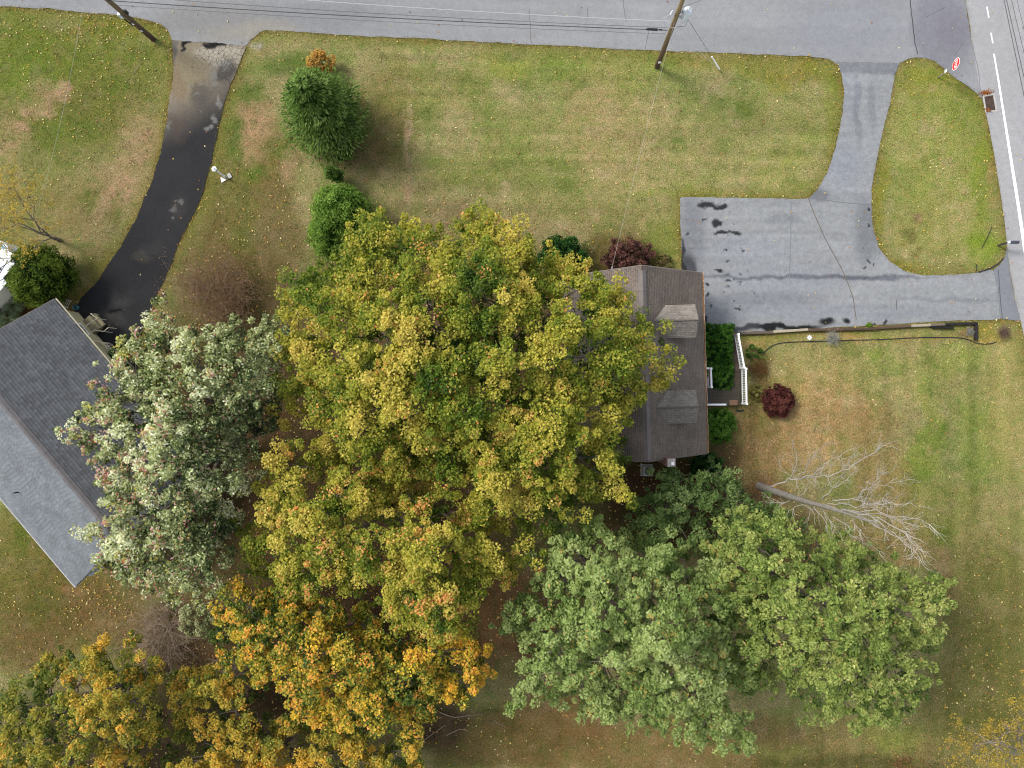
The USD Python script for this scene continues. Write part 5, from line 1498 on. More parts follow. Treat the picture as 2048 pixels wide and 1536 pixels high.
broadleaf('sparse_tree', 'sparse yellow tree with bare twigs at the left edge above the big round shrub', 'tree', [(-60, 340), (40, 330), (120, 360), (135, 420), (118, 470), (128, 520), (60, 530), (-20, 500), (-60, 460)], (118, 480), 2.5, 5.5, 24, locust_col, seed=61, per=100, rh=0.75, rv=0.45, ln=0.12, wd=0.06, gap=0.28, limbs=6, r0=0.12, fork_z=1.2, layers=1, limb_r=0.045, twig_r=0.014, spread=0.6, bark=C(150, 140, 124, 0.5))
broadleaf('sparse_tree', 'sparse yellow tree with pale bare branches in the bottom right corner', 'tree', [(1885, 1470), (1910, 1410), (1945, 1405), (1985, 1420), (2010, 1350), (2030, 1300), (2110, 1300), (2180, 1400), (2160, 1620), (1980, 1640), (1880, 1570)], (2010, 1450), 2.5, 6.5, 27, locust_col, seed=62, per=100, rh=0.7, rv=0.4, ln=0.12, wd=0.06, gap=0.44, limbs=6, r0=0.15, fork_z=1.4, layers=1, limb_r=0.06, twig_r=0.014, spread=0.6, bark=C(168, 158, 146, 0.5))


# ------------------------------------------------------------------ the bare dead tree
def dead_tree():
    r = seeded(70)
    b = gp(1516, 971)
    t = thing('dead_tree', b, 'bare grey dead tree on the front lawn beside the yellowish green tree', 'tree')
    col = C(166, 160, 152, 0.78)
    W = lambda L: np.array([at(q[0], q[1], q[2] * 0.97) for q in L])
    tr = W([(1517, 971, b[2] - 0.1), (1545, 981, 2.8), (1580, 993, 5.2), (1615, 1004, 7.4), (1655, 1015, 9.6), (1705, 1031, 11.5), (1760, 1051, 13.2)])
    MB().tube(tr, [0.27, 0.22, 0.185, 0.145, 0.10, 0.055, 0.025], col * 0.6, k=10).build('trunk', M['bark'], t, smooth=True)
    Z = lambda px, py: (px / 5.39 + 1480, py / 5.39 + 880)
    lines = [
        ([(330, 500, 2.6), (560, 430, 4.6), (700, 400, 5.6), (940, 390, 7.6), (1200, 280, 9.2), (1450, 130, 10.4), (1550, 60, 11)], 0.07),
        ([(560, 430, 4.6), (800, 380, 6.8), (900, 270, 7.6), (1050, 170, 8.6), (1250, 80, 9.6)], 0.05),
        ([(640, 410, 5.2), (720, 270, 6.2), (820, 150, 7), (900, 70, 7.6), (960, 20, 8)], 0.045),
        ([(500, 450, 4.0), (600, 320, 4.8), (612, 120, 5.4), (570, 0, 5.8)], 0.03),
        ([(420, 470, 3.4), (580, 410, 4.4), (460, 330, 4.4), (430, 260, 4.4)], 0.022),
        ([(860, 560, 5.5), (1000, 430, 7.5), (1100, 360, 8.2), (1200, 200, 9.0), (1260, 120, 9.6)], 0.035),
        ([(880, 640, 7.2), (1000, 540, 8.2), (1150, 440, 9.0), (1200, 370, 9.4)], 0.045),
        ([(1000, 650, 8.0), (1250, 640, 9.8), (1350, 540, 10.8), (1480, 420, 11.8), (1590, 340, 12.4)], 0.05),
        ([(1250, 640, 9.8), (1310, 690, 10.4), (1450, 530, 11.8), (1520, 480, 12.4), (1790, 435, 13.6)], 0.04),
        ([(950, 690, 8.2), (1100, 690, 9.4), (1300, 705, 10.8), (1500, 690, 12.2), (1640, 610, 13)], 0.05),
        ([(1300, 710, 10.8), (1550, 690, 12.6), (1840, 690, 14), (1910, 725, 14.4)], 0.04),
        ([(900, 700, 8), (1200, 790, 10), (1450, 870, 11.6), (1700, 1050, 13), (1900, 1160, 14), (1960, 1250, 14.3)], 0.06),
        ([(1100, 750, 9.6), (1350, 800, 11.4), (1500, 840, 12.4), (1750, 980, 13.6), (1980, 1210, 14.8)], 0.055),
        ([(1200, 760, 10.2), (1450, 760, 12), (1700, 830, 13.6), (1900, 860, 14.6), (2040, 910, 15.2)], 0.055),
        ([(1250, 780, 10.4), (1500, 790, 12.4), (1780, 900, 13.6), (1890, 960, 14.2)], 0.04),
        ([(1300, 820, 10.6), (1500, 950, 11.8), (1680, 1040, 12.8), (1850, 1190, 13.4), (1930, 1260, 13.8)], 0.04),
        ([(550, 630, 5.2), (490, 690, 5.4), (410, 675, 5.2), (300, 610, 4.8), (230, 560, 4.6)], 0.035),
        ([(410, 675, 5.2), (340, 680, 5.0), (280, 662, 4.8)], 0.022),
        ([(660, 690, 6.6), (770, 730, 7), (745, 830, 6.8), (715, 865, 6.6)], 0.035),
        ([(660, 700, 6.4), (600, 705, 6.2), (525, 765, 6.0)], 0.025),
        ([(790, 720, 7.4), (880, 820, 7.8), (940, 900, 7.8), (945, 980, 7.8)], 0.03),
        ([(870, 730, 7.8), (960, 860, 8.4), (1060, 980, 8.6)], 0.028),
        ([(1000, 830, 8.8), (1110, 890, 9.4), (1200, 1010, 9.8), (1280, 1080, 10)], 0.03),
        ([(1200, 840, 10), (1290, 960, 10.6), (1370, 1080, 11), (1500, 1200, 11.4)], 0.026),
        ([(640, 640, 6.4), (690, 570, 6.8), (715, 510, 6.8)], 0.04),
    ]
    fine = MB()
    for L, r0 in lines:
        P = W([(*Z(a, c), z) for a, c, z in L])
        # resample with small crookedness
        seg = np.linalg.norm(np.diff(P, axis=0), axis=1)
        s = np.concatenate([[0], np.cumsum(seg)])
        n = max(6, int(s[-1] / 0.35))
        q = np.linspace(0, s[-1], n)
        Q = np.column_stack([np.interp(q, s, P[:, k]) for k in range(3)])
        Q[1:-1] += r.normal(0, 0.05, (n - 2, 3))
        MB().tube(Q, np.linspace(r0 * 0.68, max(0.008, r0 * 0.16), n), col * (0.9 + 0.3 * r.random()), k=6).build('branch', M['bark'], t, smooth=True)
        D = np.gradient(Q, axis=0); D /= np.linalg.norm(D, axis=1, keepdims=True)
        for k in range(int(s[-1] * 4.0)):
            i = r.integers(n // 4, n)
            d = D[i] + r.normal(0, 0.55, 3); d[2] = abs(d[2]) * 0.6
            l = 0.25 + 0.6 * r.random()
            e = Q[i] + d / np.linalg.norm(d) * l
            cc = col * (0.95 + 0.4 * r.random())
            c = curve(Q[i], e, r.normal(0, 0.06, 3), 4)
            fine.tube(c, [0.011, 0.009, 0.007, 0.005], cc, k=3, cap=False)
            for _ in range(2):
                p = c[r.integers(1, 4)]
                fine.tube([p, p + (d / np.linalg.norm(d) + r.normal(0, 0.5, 3)) * 0.28], [0.007, 0.004], cc, k=3, cap=False)
    fine.build('twigs', M['bark'], t, kind='stuff')


dead_tree()


# ------------------------------------------------------------------ poles and wires
def wire(name, label, pts, rad, mat_, sag=0.0, cat='cable', group=None, n=24):
    a, b = np.asarray(pts[0], float), np.asarray(pts[-1], float)
    if len(pts) == 2:
        P = curve(a, b, [0, 0, -sag], n)
    else:
        P = np.asarray(pts, float)
    mid = P.mean(0)
    v, f = tube_arrays(P, np.full(len(P), rad), 5)
    build(name, v, f, mat_, None, np.full((len(v), 3), 0.1), label=label, cat=cat, group=group)


PR = at(1314, 134, 0)
PL = at(307, 79, 0)
leanR, leanL = np.array([-0.35, 0.05, 11.0]), np.array([-0.5, -0.1, 11.0])


def on_pole(P, lean, z):
    return P + lean * (z / 11.0)


def utility_pole(P, lean, label):
    t = thing('utility_pole', P, label, 'utility pole')
    Q = np.array([P + lean * s for s in np.linspace(-0.01, 1, 9)])
    cc = np.linspace(0, 1, 9)
    mb = MB().tube(Q, np.linspace(0.175, 0.115, 9), C(92, 76, 58, 0.4), k=14)
    z = mb.v[0][:, 2]
    tt = np.clip(z / 8, 0, 1)[:, None]
    mb.c[0] = C(84, 66, 56, 0.6) * (1 - tt) + C(150, 132, 98, 0.7) * tt
    mb.build('shaft', M['pole_wood'], t, smooth=True)
    return t


pr = utility_pole(PR, leanR, 'brown wooden utility pole with a pale transformer at the road edge')
for z_, w_, nm in ((1.05, 0.11, 'tag'),):
    q = on_pole(PR, leanR, z_)
    box_part('notice_plate', q + [-0.09, -0.185, -0.11], q + [0.09, -0.165, 0.11], M['white'], pr)
tz = 6.5
q = on_pole(PR, leanR, tz)
tc = q + np.array([0.48, -0.05, 0])
prof = np.array([[0.001, 0], [0.21, 0], [0.23, 0.03], [0.23, 0.72], [0.25, 0.74], [0.25, 0.78], [0.22, 0.84], [0.1, 0.90], [0.001, 0.91]])
can = trimesh.creation.revolve(prof, sections=24)
tr_ = build('transformer', can.vertices + tc, can.faces, M['transformer'], pr, smooth=35)
bs = trimesh.creation.revolve(np.array([[0.001, 0], [0.05, 0], [0.03, 0.04], [0.05, 0.06], [0.03, 0.1], [0.045, 0.13], [0.02, 0.2], [0.001, 0.2]]), sections=12)
build('bushing', bs.vertices + tc + [0.05, 0.08, 0.88], bs.faces, M['porcelain'], tr_)
build('bushing', bs.vertices + tc + [-0.06, -0.06, 0.88], bs.faces, M['porcelain'], tr_)
MB().box(q + [0.08, -0.12, 0.1], q + [0.30, 0.02, 0.16]).box(q + [0.08, -0.12, 0.6], q + [0.30, 0.02, 0.66]).build('bracket', M['grey_metal'], pr)
for z_, dx in ((6.9, -0.22), (6.0, -0.1), (5.3, -0.12), (4.9, -0.1)):
    w = on_pole(PR, leanR, z_)
    MB().tube([w, w + [-0.3, 0, 0]], 0.02, k=6).build('hook', M['grey_metal'], pr)
cut = on_pole(PR, leanR, 7.0) + np.array([-0.35, 0.0, 0])
build('fuse_cutout', bs.vertices * [1.4, 1.4, 2.0] + cut - [0, 0, 0.2], bs.faces, M['porcelain'], pr)
loop = [on_pole(PR, leanR, 7.0) + [-0.35, 0, -0.1], on_pole(PR, leanR, 6.4) + [-0.75, -0.05, 0], on_pole(PR, leanR, 5.9) + [-0.5, -0.2, 0], on_pole(PR, leanR, 5.7) + [0, -0.25, 0], on_pole(PR, leanR, 5.9) + [0.35, -0.2, 0], tc + [0.05, -0.22, 0.1]]
MB().tube(smooth3 := np.array([np.array(loop)[i] for i in range(len(loop))]), 0.014, k=5).build('jumper_wire', M['wire_light'], pr)
MB().tube([tc + [0.18, -0.15, 0.02], tc + [0.16, -0.3, -0.35], tc + [-0.1, -0.28, -0.5], on_pole(PR, leanR, 5.6) + [0.05, -0.15, 0]], 0.014, k=5).build('jumper_wire', M['wire_dark'], pr)

pl = utility_pole(PL, leanL, 'brown wooden utility pole on the grass at the mouth of the black driveway')
q = on_pole(PL, leanL, 1.5)
box_part('notice_plate', q + [-0.04, -0.17, -0.09], q + [0.10, -0.155, 0.09], M['transformer'], pl)
q = on_pole(PL, leanL, 2.4)
box_part('notice_plate', q + [-0.06, -0.17, -0.08], q + [0.06, -0.155, 0.08], M['white'], pl)
q = on_pole(PL, leanL, 3.3)
box_part('equipment_box', q + [-0.36, -0.16, -0.25], q + [-0.14, 0.02, 0.25], M['transformer'], pl, bev=0.02)
box_part('equipment_box', q + [0.13, 0.0, 0.0], q + [0.28, 0.14, 0.4], M['black'], pl, bev=0.02)
MB().tube([q + [-0.2, -0.12, -0.25], q + [-0.05, -0.17, -1.0]], 0.045, k=8).build('conduit', M['black'], pl)

A = lambda z: on_pole(PR, leanR, z) + np.array([-0.25, -0.05, 0])
B = lambda z: on_pole(PL, leanL, z) + np.array([0.05, -0.12, 0])
wire('overhead_wire', 'pale overhead wire along the road, topmost of the four between the poles', [A(6.1), B(7.3)], 0.018, M['wire_light'], 0.45)
wire('overhead_wire', 'thin dark overhead wire along the road just above the thick cable', [A(5.35), B(5.9)], 0.011, M['wire_dark'], 0.35)
wire('overhead_wire', 'thick dark overhead cable along the road between the poles', [A(5.05), B(5.2)], 0.024, M['wire_dark'], 0.3)
wire('overhead_wire', 'thin dark overhead wire along the road, lowest of the four between the poles', [A(4.6), B(4.7)], 0.009, M['wire_dark'], 0.3)
ca = A(5.05)
dirw = (B(5.2) - ca) / np.linalg.norm(B(5.2) - ca)
sp = thing('cable_splice', ca + dirw * 0.9, 'thick black splice case on the dark overhead cable near the pole', 'splice case')
MB().tube([ca + dirw * 0.55, ca + dirw * 0.62, ca + dirw * 1.22, ca + dirw * 1.3], [0.025, 0.075, 0.075, 0.025], k=10).build('case', M['black'], sp)
MB().tube([ca + dirw * 0.30, ca + dirw * 0.50], [0.05, 0.05], k=8).build('clamp', M['black'], sp)
wire('service_drop', 'thin pale cable from the pole over the lawn to the brown roof', [on_pole(PR, leanR, 6.2), wp + [0, 0.2, 0.02]], 0.005, M['wire_light'], 0.5)
wire('service_drop', 'thin pale wire crossing the far left lawn from the road', [on_pole(PL, leanL, 7.0), at(70, 440, 4.0)], 0.005, M['wire_light'], 0.35)
gz = at(1441, 141, 0)
gy = thing('guy_wire', gz, 'guy wire with white guard tube anchored in the lawn by the pole', 'guy wire')
gtop = on_pole(PR, leanR, 7.6)
MB().tube([gz, gtop], 0.011, k=5).build('strand', M['wire_dark'], gy)
gd = (gtop - gz) / np.linalg.norm(gtop - gz)
MB().tube([gz + gd * 0.25, gz + gd * 2.2], 0.045, k=8).build('guard', M['white'], gy)
MB().tube([gz - gd * 0.2, gz + gd * 0.3], 0.02, k=6).build('anchor_rod', M['grey_metal'], gy)
MB().tube([gz, at(1386, 92, 1.2)], 0.008, k=4).build('ground_strand', M['wire_light'], gy)
labs = ['leftmost of the four dark wires over the right-hand road', 'second from left of the dark wires over the right-hand road', 'third from left of the dark wires over the right-hand road', 'rightmost dark wire over the right-hand road']
for (p0, p1, rr), lb_ in zip((((2008, 0), (2046, 182), 0.016), ((2013, 0), (2052, 172), 0.016), ((2023, 0), (2062, 165), 0.012), ((2034, 0), (2074, 168), 0.010)), labs):
    a, b = at(*p0, 7.0), at(*p1, 6.8)
    d = b - a
    wire('overhead_wire', lb_, [a - d * 3.0, b + d * 3.0], rr * 1.1, M['wire_dark'], 0.0)
wire('overhead_wire', 'thin dark wire crossing the road above the transformer toward the upper right', [on_pole(PR, leanR, 7.4), at(1412, -4, 7.6), at(1500, -90, 7.6)], 0.010, M['wire_dark'])


# ------------------------------------------------------------------ street things
def stop_sign():
    b = gp(1876, 155)
    t = thing('stop_sign', b, 'red octagonal stop sign on a thin metal post at the corner', 'stop sign')
    MB().box(b + [-0.03, -0.02, -0.1], b + [0.015, 0.02, 2.35]).box(b + [0.0, -0.035, 0], b + [0.012, 0.035, 2.35]).build('post', M['grey_metal'], t)
    c = b + np.array([-0.055, 0, 2.02])
    a = np.radians(np.arange(8) * 45 + 22.5)
    rot = math.radians(-8)

    def plate(R, x0, x1):
        pts = np.column_stack([np.cos(a) * R, np.sin(a) * R])
        v = np.vstack([np.column_stack([np.full(8, x0), pts]), np.column_stack([np.full(8, x1), pts])])
        m = trimesh.convex.convex_hull(v)
        return m
    def put(v):
        v = np.asarray(v).copy()
        cr, sr = math.cos(rot), math.sin(rot)
        x, y = v[:, 0] * cr - v[:, 1] * sr, v[:, 0] * sr + v[:, 1] * cr
        v[:, 0], v[:, 1] = x, y
        return v + c
    m1, m2 = plate(0.41, 0.0, 0.006), plate(0.375, -0.004, 0.002)
    face = build('plate', put(m1.vertices), m1.faces, M['sign_white'], t)
    build('red_face', put(m2.vertices), m2.faces, M['red'], face)
    tx = meshkit.text_mesh('STOP', 0.27, 0.004, bold=True)
    v = tx.vertices.copy()
    v[:, 0] -= (v[:, 0].max() + v[:, 0].min()) / 2
    v[:, 0] *= 0.60 / (v[:, 0].max() - v[:, 0].min())
    v[:, 1] -= (v[:, 1].max() + v[:, 1].min()) / 2
    # reads along -y seen from the west, up along z, raised toward -x
    w = np.column_stack([-0.004 - v[:, 2], -v[:, 0], v[:, 1]])
    build('lettering', put(w), tx.faces, M['sign_white'], face)
    box_part('small_plate', b + [-0.09, -0.10, 0.85], b + [-0.07, 0.10, 1.1], M['transformer'], t)


stop_sign()


def storm_drain():
    u = np.array([0.17, -1.0]); u /= np.linalg.norm(u)
    v = np.array([-u[1], u[0]])
    c = gp(1979, 207)
    m = frame(np.array([c[0], c[1], 0]), u, v)
    t = thing('storm_drain', c, 'rusty grated storm drain in a concrete frame at the road edge', 'storm drain')
    hx, hy = 0.50, 0.30
    z0, z1 = 0.0, 0.052
    for lo, hi in (([-hx - .12, -hy - .10], [-hx, hy + .12]), ([hx, -hy - .10], [hx + .12, hy + .12]), ([-hx, -hy - .10], [hx, -hy]), ([-hx, hy], [hx, hy + .12])):
        box_part('frame', [*lo, z0], [*hi, z1], M['concrete'], t, m, bev=0.01)
    box_part('pit', [-hx, -hy, 0.034], [hx, hy, 0.037], M['black'], t, m)
    for k in range(9):
        y = -hy + 0.035 + k * (2 * hy - 0.07) / 8
        box_part('bar', [-hx, y - 0.017, 0.04], [hx, y + 0.017, 0.06], M['rust'], t, m)
    for x in (-hx + 0.04, 0, hx - 0.04):
        box_part('cross_bar', [x - 0.02, -hy, 0.038], [x + 0.02, hy, 0.056], M['rust'], t, m)
    r = seeded(90)
    n = 160
    P = np.column_stack([-hx - 0.25 + r.normal(0, 0.08, n), -0.15 + r.normal(0, 0.24, n), 0.05 + 0.03 * r.random(n)])
    P[:40, 0] = hx - 0.05 + r.normal(0, 0.07, 40); P[:40, 1] = -0.25 + r.normal(0, 0.08, 40); P[:40, 2] += 0.02
    c_ = np.array([C(178, 104, 56, .6), C(196, 134, 80, .6), C(136, 84, 48, .6)])[r.integers(0, 3, n)]
    v_, f_, cc = leaf_quads(xf(m, P), r, 0.10, 0.07, np.tile([0, 0, 1.0], (n, 1)), 0.5, c_)
    build('leaf_litter', v_, f_, M['litter'], t, cc, kind='stuff')


storm_drain()


def mailbox():
    b = gp(1996, 491)
    top = at(2017, 490, 1.15)
    t = thing('mailbox', b, 'dark blue-grey mailbox on a post beside the right-hand road', 'mailbox')
    MB().box([b[0] - 0.05, b[1] - 0.05, -0.1], [b[0] + 0.05, b[1] + 0.05, 1.0]).build('post', M['black_wood'], t)
    MB().box([b[0] - 0.02, b[1] - 0.045, 0.93], [b[0] + 0.55, b[1] + 0.045, 1.0]).build('arm', M['black_wood'], t)
    a = np.linspace(0, np.pi, 13)
    sec = np.vstack([[[0.1, 0], [0.1, 0.12]], np.column_stack([0.1 * np.cos(a), 0.12 + 0.1 * np.sin(a)]), [[-0.1, 0.12], [-0.1, 0]]])
    pg = Polygon(sec).buffer(0)
    m = trimesh.creation.extrude_polygon(pg, 0.56, engine='earcut')
    v = np.column_stack([m.vertices[:, 2] + b[0] + 0.02, m.vertices[:, 0] + b[1], m.vertices[:, 1] + 1.0])
    build('box', v, m.faces, M['mailbox'], t, smooth=35)
    d = trimesh.creation.extrude_polygon(pg.buffer(0.006), 0.015, engine='earcut')
    v = np.column_stack([d.vertices[:, 2] + b[0] + 0.58, d.vertices[:, 0] + b[1], d.vertices[:, 1] + 1.0])
    dr = build('door', v, d.faces, M['mailbox'], t)
    box_part('latch', [b[0] + 0.592, b[1] - 0.015, 1.17], [b[0] + 0.61, b[1] + 0.015, 1.20], M['grey_metal'], dr)
    box_part('back_plate', [b[0] - 0.06, b[1] - 0.09, 1.0], [b[0] + 0.02, b[1] + 0.09, 1.2], M['transformer'], t, bev=0.01)
    box_part('flag', [b[0] + 0.35, b[1] + 0.105, 1.08], [b[0] + 0.37, b[1] + 0.115, 1.32], M['red'], t)


mailbox()


def lamp_post():
    b = at(455, 357, 0)
    t = thing('lamp_post', b, 'white lamp post on the grass beside the black driveway', 'lamp post')
    MB().tube([b, b + [0, 0, 1.9]], 0.055, k=10).build('post', M['white'], t)
    MB().tube([b, b + [0, 0, 0.5]], 0.075, k=10).build('sleeve', M['grey_metal'], t)
    pr_ = np.array([[0.06, 1.86], [0.10, 1.9], [0.15, 2.12], [0.001, 2.12]])
    lm = trimesh.creation.revolve(pr_, sections=6)
    hd = build('lantern', lm.vertices + [b[0], b[1], 0], lm.faces, M['glass'], t)
    rf = trimesh.creation.revolve(np.array([[0.18, 2.12], [0.18, 2.14], [0.05, 2.24], [0.02, 2.30], [0.001, 2.30]]), sections=6)
    build('cap', rf.vertices + [b[0], b[1], 0], rf.faces, M['white'], hd)
    c = at(447, 359, 0)
    w = thing('white_plate', c, 'white wedge-shaped plate lying at the foot of the lamp post', 'plate')
    P = np.array([[-0.16, 0.14, 0.12], [0.20, -0.04, 0.06], [-0.12, -0.22, 0.04], [-0.16, 0.14, 0.09], [0.20, -0.04, 0.03], [-0.12, -0.22, 0.01]]) + c
    MB().add(P, [[0, 2, 1], [3, 4, 5], [0, 1, 4], [0, 4, 3], [1, 2, 5], [1, 5, 4], [2, 0, 3], [2, 3, 5]]).build('plate', M['white'], w)
    c = at(456, 354, 0)
    s = thing('paving_stone', c, 'small pale paving slab leaning by the lamp post', 'paving slab')
    mm = frame(c + [0, 0, 0.0], np.array([0.5, -0.866]), np.array([0.866, 0.5]))
    box_part('slab', [-0.17, 0.02, 0.02], [0.17, 0.26, 0.08], M['concrete'], s, mm, bev=0.01)


lamp_post()


# ------------------------------------------------------------------ front steps, walk, railings
PZ = 1.2
def railing(name, label, a, b, n, posts=True, h=0.92):
    """White balustrade from foot a to foot b."""
    a, b = np.asarray(a, float), np.asarray(b, float)
    t = thing(name, a, label, 'railing')
    d = b - a
    L = np.linalg.norm(d[:2]); u = d[:2] / L; v = np.array([-u[1], u[0]])

    def bar(z0, z1, w, nm):
        P = []
        for q in (a, b):
            for s in (-w, w):
                for z in (z0, z1):
                    P.append([q[0] + v[0] * s, q[1] + v[1] * s, q[2] + z])
        f = [[0, 2, 3, 1], [4, 5, 7, 6], [0, 1, 5, 4], [2, 6, 7, 3], [1, 3, 7, 5], [0, 4, 6, 2]]
        MB().add(P, f).build(nm, M['white'], t)
    bar(h - 0.05, h, 0.055, 'top_rail')
    bar(0.08, 0.13, 0.03, 'bottom_rail')
    for i in range(n):
        q = a + d * ((i + 0.7) / (n + 0.4))
        MB().box([q[0] - 0.018, q[1] - 0.018, q[2] + 0.13], [q[0] + 0.018, q[1] + 0.018, q[2] + h - 0.05]).build('baluster', M['white'], t)
    if posts:
        for q in (a, b):
            p = MB().box([q[0] - 0.05, q[1] - 0.05, q[2] - 0.05], [q[0] + 0.05, q[1] + 0.05, q[2] + h + 0.06]).build('post', M['white'], t)
            MB().box([q[0] - 0.065, q[1] - 0.065, q[2] + h + 0.06], [q[0] + 0.065, q[1] + 0.065, q[2] + h + 0.09]).build('post_cap', M['white'], p)


wood_grey = C(112, 98, 86, 0.5)
st = thing('steps', [14.75, 2.4, 0], 'weathered brown plank steps rising from the parking pad beside the hedge', 'steps')
n_st = 7
y_top, y_end = 3.34, 1.0
for i in range(n_st):
    z = (i + 1) * PZ / n_st
    y1 = y_top - i * (y_top - y_end) / n_st
    y0 = y_top - (i + 1) * (y_top - y_end) / n_st
    c = wood_grey * (0.8 + 0.4 * RNG.random())
    box_part('tread', [14.32, y0 - 0.03, z - 0.05], [15.02, y1 - 0.012, z], M['timber'], st, bev=0.008, c=c)
    box_part('riser', [14.34, y1 - 0.055, z - PZ / n_st], [15.0, y1 - 0.03, z - 0.051], M['timber'], st, c=c * 0.7)
for x in (14.30, 15.03):
    P = [[x, y_top, -0.05], [x, y_end, -0.05], [x, y_end, PZ - 0.02], [x, y_top, 0.15]]
    v = np.vstack([P, np.array(P) + [0.03, 0, 0]])
    MB().add(v, [[0, 1, 2, 3], [7, 6, 5, 4], [3, 2, 6, 7], [0, 4, 5, 1], [0, 3, 7, 4], [1, 5, 6, 2]], wood_grey * 0.6).build('stringer', M['timber'], st)
dk_ = thing('porch_deck', [13.2, -0.4, 0], 'weathered grey-brown plank walkway and porch along the brown-roofed house', 'deck')
nb = 9
for i in range(nb):
    y0 = -1.36 + i * 1.12 / nb
    box_part('deck_board', [11.75, y0 + 0.004, PZ - 0.04], [15.05, y0 + 1.12 / nb - 0.004, PZ], M['timber'], dk_, c=C(104, 96, 86, 0.5) * (0.85 + 0.3 * RNG.random()), bev=0.004)
for i in range(9):
    y0 = -0.235 + i * 1.22 / 9
    box_part('deck_board', [14.3, y0 + 0.004, PZ - 0.04], [15.05, y0 + 1.22 / 9 - 0.004, PZ], M['timber'], dk_, c=C(106, 94, 84, 0.5) * (0.85 + 0.3 * RNG.random()), bev=0.004)
for i in range(9):
    y0 = -0.235 + i * 1.28 / 9
    box_part('deck_board', [11.75, y0 + 0.004, PZ - 0.04], [12.92, y0 + 1.28 / 9 - 0.004, PZ], M['timber'], dk_, c=C(100, 92, 82, 0.5) * (0.85 + 0.3 * RNG.random()), bev=0.004)
for x, y in ((15.0, -1.3), (15.0, 0.9), (14.4, -0.3), (12.8, 0.9), (12.8, -1.3), (14.0, -1.3)):
    box_part('deck_post', [x - 0.05, y - 0.05, -0.2], [x + 0.05, y + 0.05, PZ - 0.045], M['timber'], dk_, c=wood_grey * 0.6)
railing('railing', 'white railing sloping up beside the plank steps', [14.98, 3.3, 0.1], [15.02, 1.05, PZ], 22)
railing('railing', 'long white level railing on the lawn side of the walkway', [15.12, 0.98, PZ], [15.16, -1.28, PZ], 19)
railing('railing', 'short white railing on the stoop next to the hedge', [12.86, 1.0, PZ], [12.9, -0.2, PZ], 9)
railing('railing', 'white stoop rail running out from the eave above the hedge', [11.95, 1.02, PZ], [12.76, 1.02, PZ], 7, False)
railing('railing', 'white rail at the lower end of the porch above the bright shrub', [12.1, -1.33, PZ], [13.85, -1.33, PZ], 14, False)
mt = gp(1474, 806)
dm = thing('doormat', [14.6, -1.2, PZ], 'brown rough mat at the lower corner of the walkway', 'mat')
box_part('mat', [14.33, -1.40, PZ + 0.002], [14.86, -1.05, PZ + 0.022], M['terracotta'], dm, bev=0.006)
hp = gp(1480, 821)
hs = thing('drain_pipe', hp, 'short black corrugated pipe on the ground below the walkway', 'pipe')
MB().tube(np.array([[-0.26, 0.02, 0.08], [-0.1, 0.0, 0.07], [0.08, -0.03, 0.06], [0.24, 0.02, 0.05]]) + hp, 0.06, k=10).build('pipe', M['black'], hs)


# ------------------------------------------------------------------ timber edging, garden edging, small things
def timber(px0, px1, col, label_, parent, w=0.17, h=0.2, dz=0.0):
    a, b = gp(*px0), gp(*px1)
    za = zb = 0.0
    top = 0.27 + dz
    a = at(px0[0], px0[1], top); b = at(px1[0], px1[1], top)
    d = b - a
    L = np.linalg.norm(d[:2]); u = d[:2] / L; v = np.array([-u[1], u[0]])
    m = frame(np.array([a[0], a[1], 0]), u, v)
    MB().box([0.006, -w / 2, -0.03], [L - 0.006, w / 2, top], col, m, bev=0.018).build('timber', M['timber'], parent, label=label_)


ed = thing('timber_edging', gp(1700, 660), 'row of old landscape timbers between the parking pad and the lawn', 'edging')
bk, brn, tanw = C(56, 54, 54, 0.5), C(104, 86, 72, 0.6), C(176, 164, 144, 0.7)
for p0, p1, c, l in (((1482, 666.5), (1547, 664.5), C(120, 108, 98, 0.5), None), ((1547, 663.5), (1617, 659), tanw, 'bleached pale timber'), ((1617, 660), (1688, 658.5), brn, None), ((1688, 658), (1757, 657), brn * 0.8, None),
                     ((1757, 655.5), (1823, 651.5), brn, None), ((1823, 651.5), (1863, 649.8), tanw * 0.9, 'bleached pale timber'), ((1863, 649.8), (1891, 648.5), C(134, 122, 108, 0.5), None), ((1891, 648), (1954, 646.5), bk, 'black timber'), ((1954, 645), (1954, 681), bk, 'black timber')):
    timber(p0, p1, c, l, ed)
timber((1865, 654), (1909, 655), bk * 0.8, 'black timber', ed, w=0.11, dz=0.04)
pts = [(1526, 706), (1541, 692), (1560, 686), (1582, 684), (1640, 682.5), (1687, 681), (1770, 679), (1841, 674.5), (1875, 675), (1919, 675), (1939, 680), (1954, 688), (1980, 688), (1992, 684)]
P = np.array([gp(a, b) for a, b in pts])
P = np.column_stack([smooth_ring(P[:, :2], 2, False), np.zeros(1)]) if False else P
Q = smooth_ring(P[:, :2], 2, False)
Qz = g(Q[:, 0], Q[:, 1]) + 0.045
v, f = tube_arrays(np.column_stack([Q, Qz]), np.full(len(Q), 0.028), 6)
build('lawn_edging', v, f, M['black'], None, None, smooth=True, label='black curved plastic lawn edging below the timbers', cat='edging')
c = gp(1613, 676)
fo = thing('flower_ornament', c, 'white metal flower ornament in the bed below the timbers', 'ornament')
MB().tube([c, c + [0, 0, 0.45]], 0.008, k=5).build('stake', M['grey_metal'], fo)
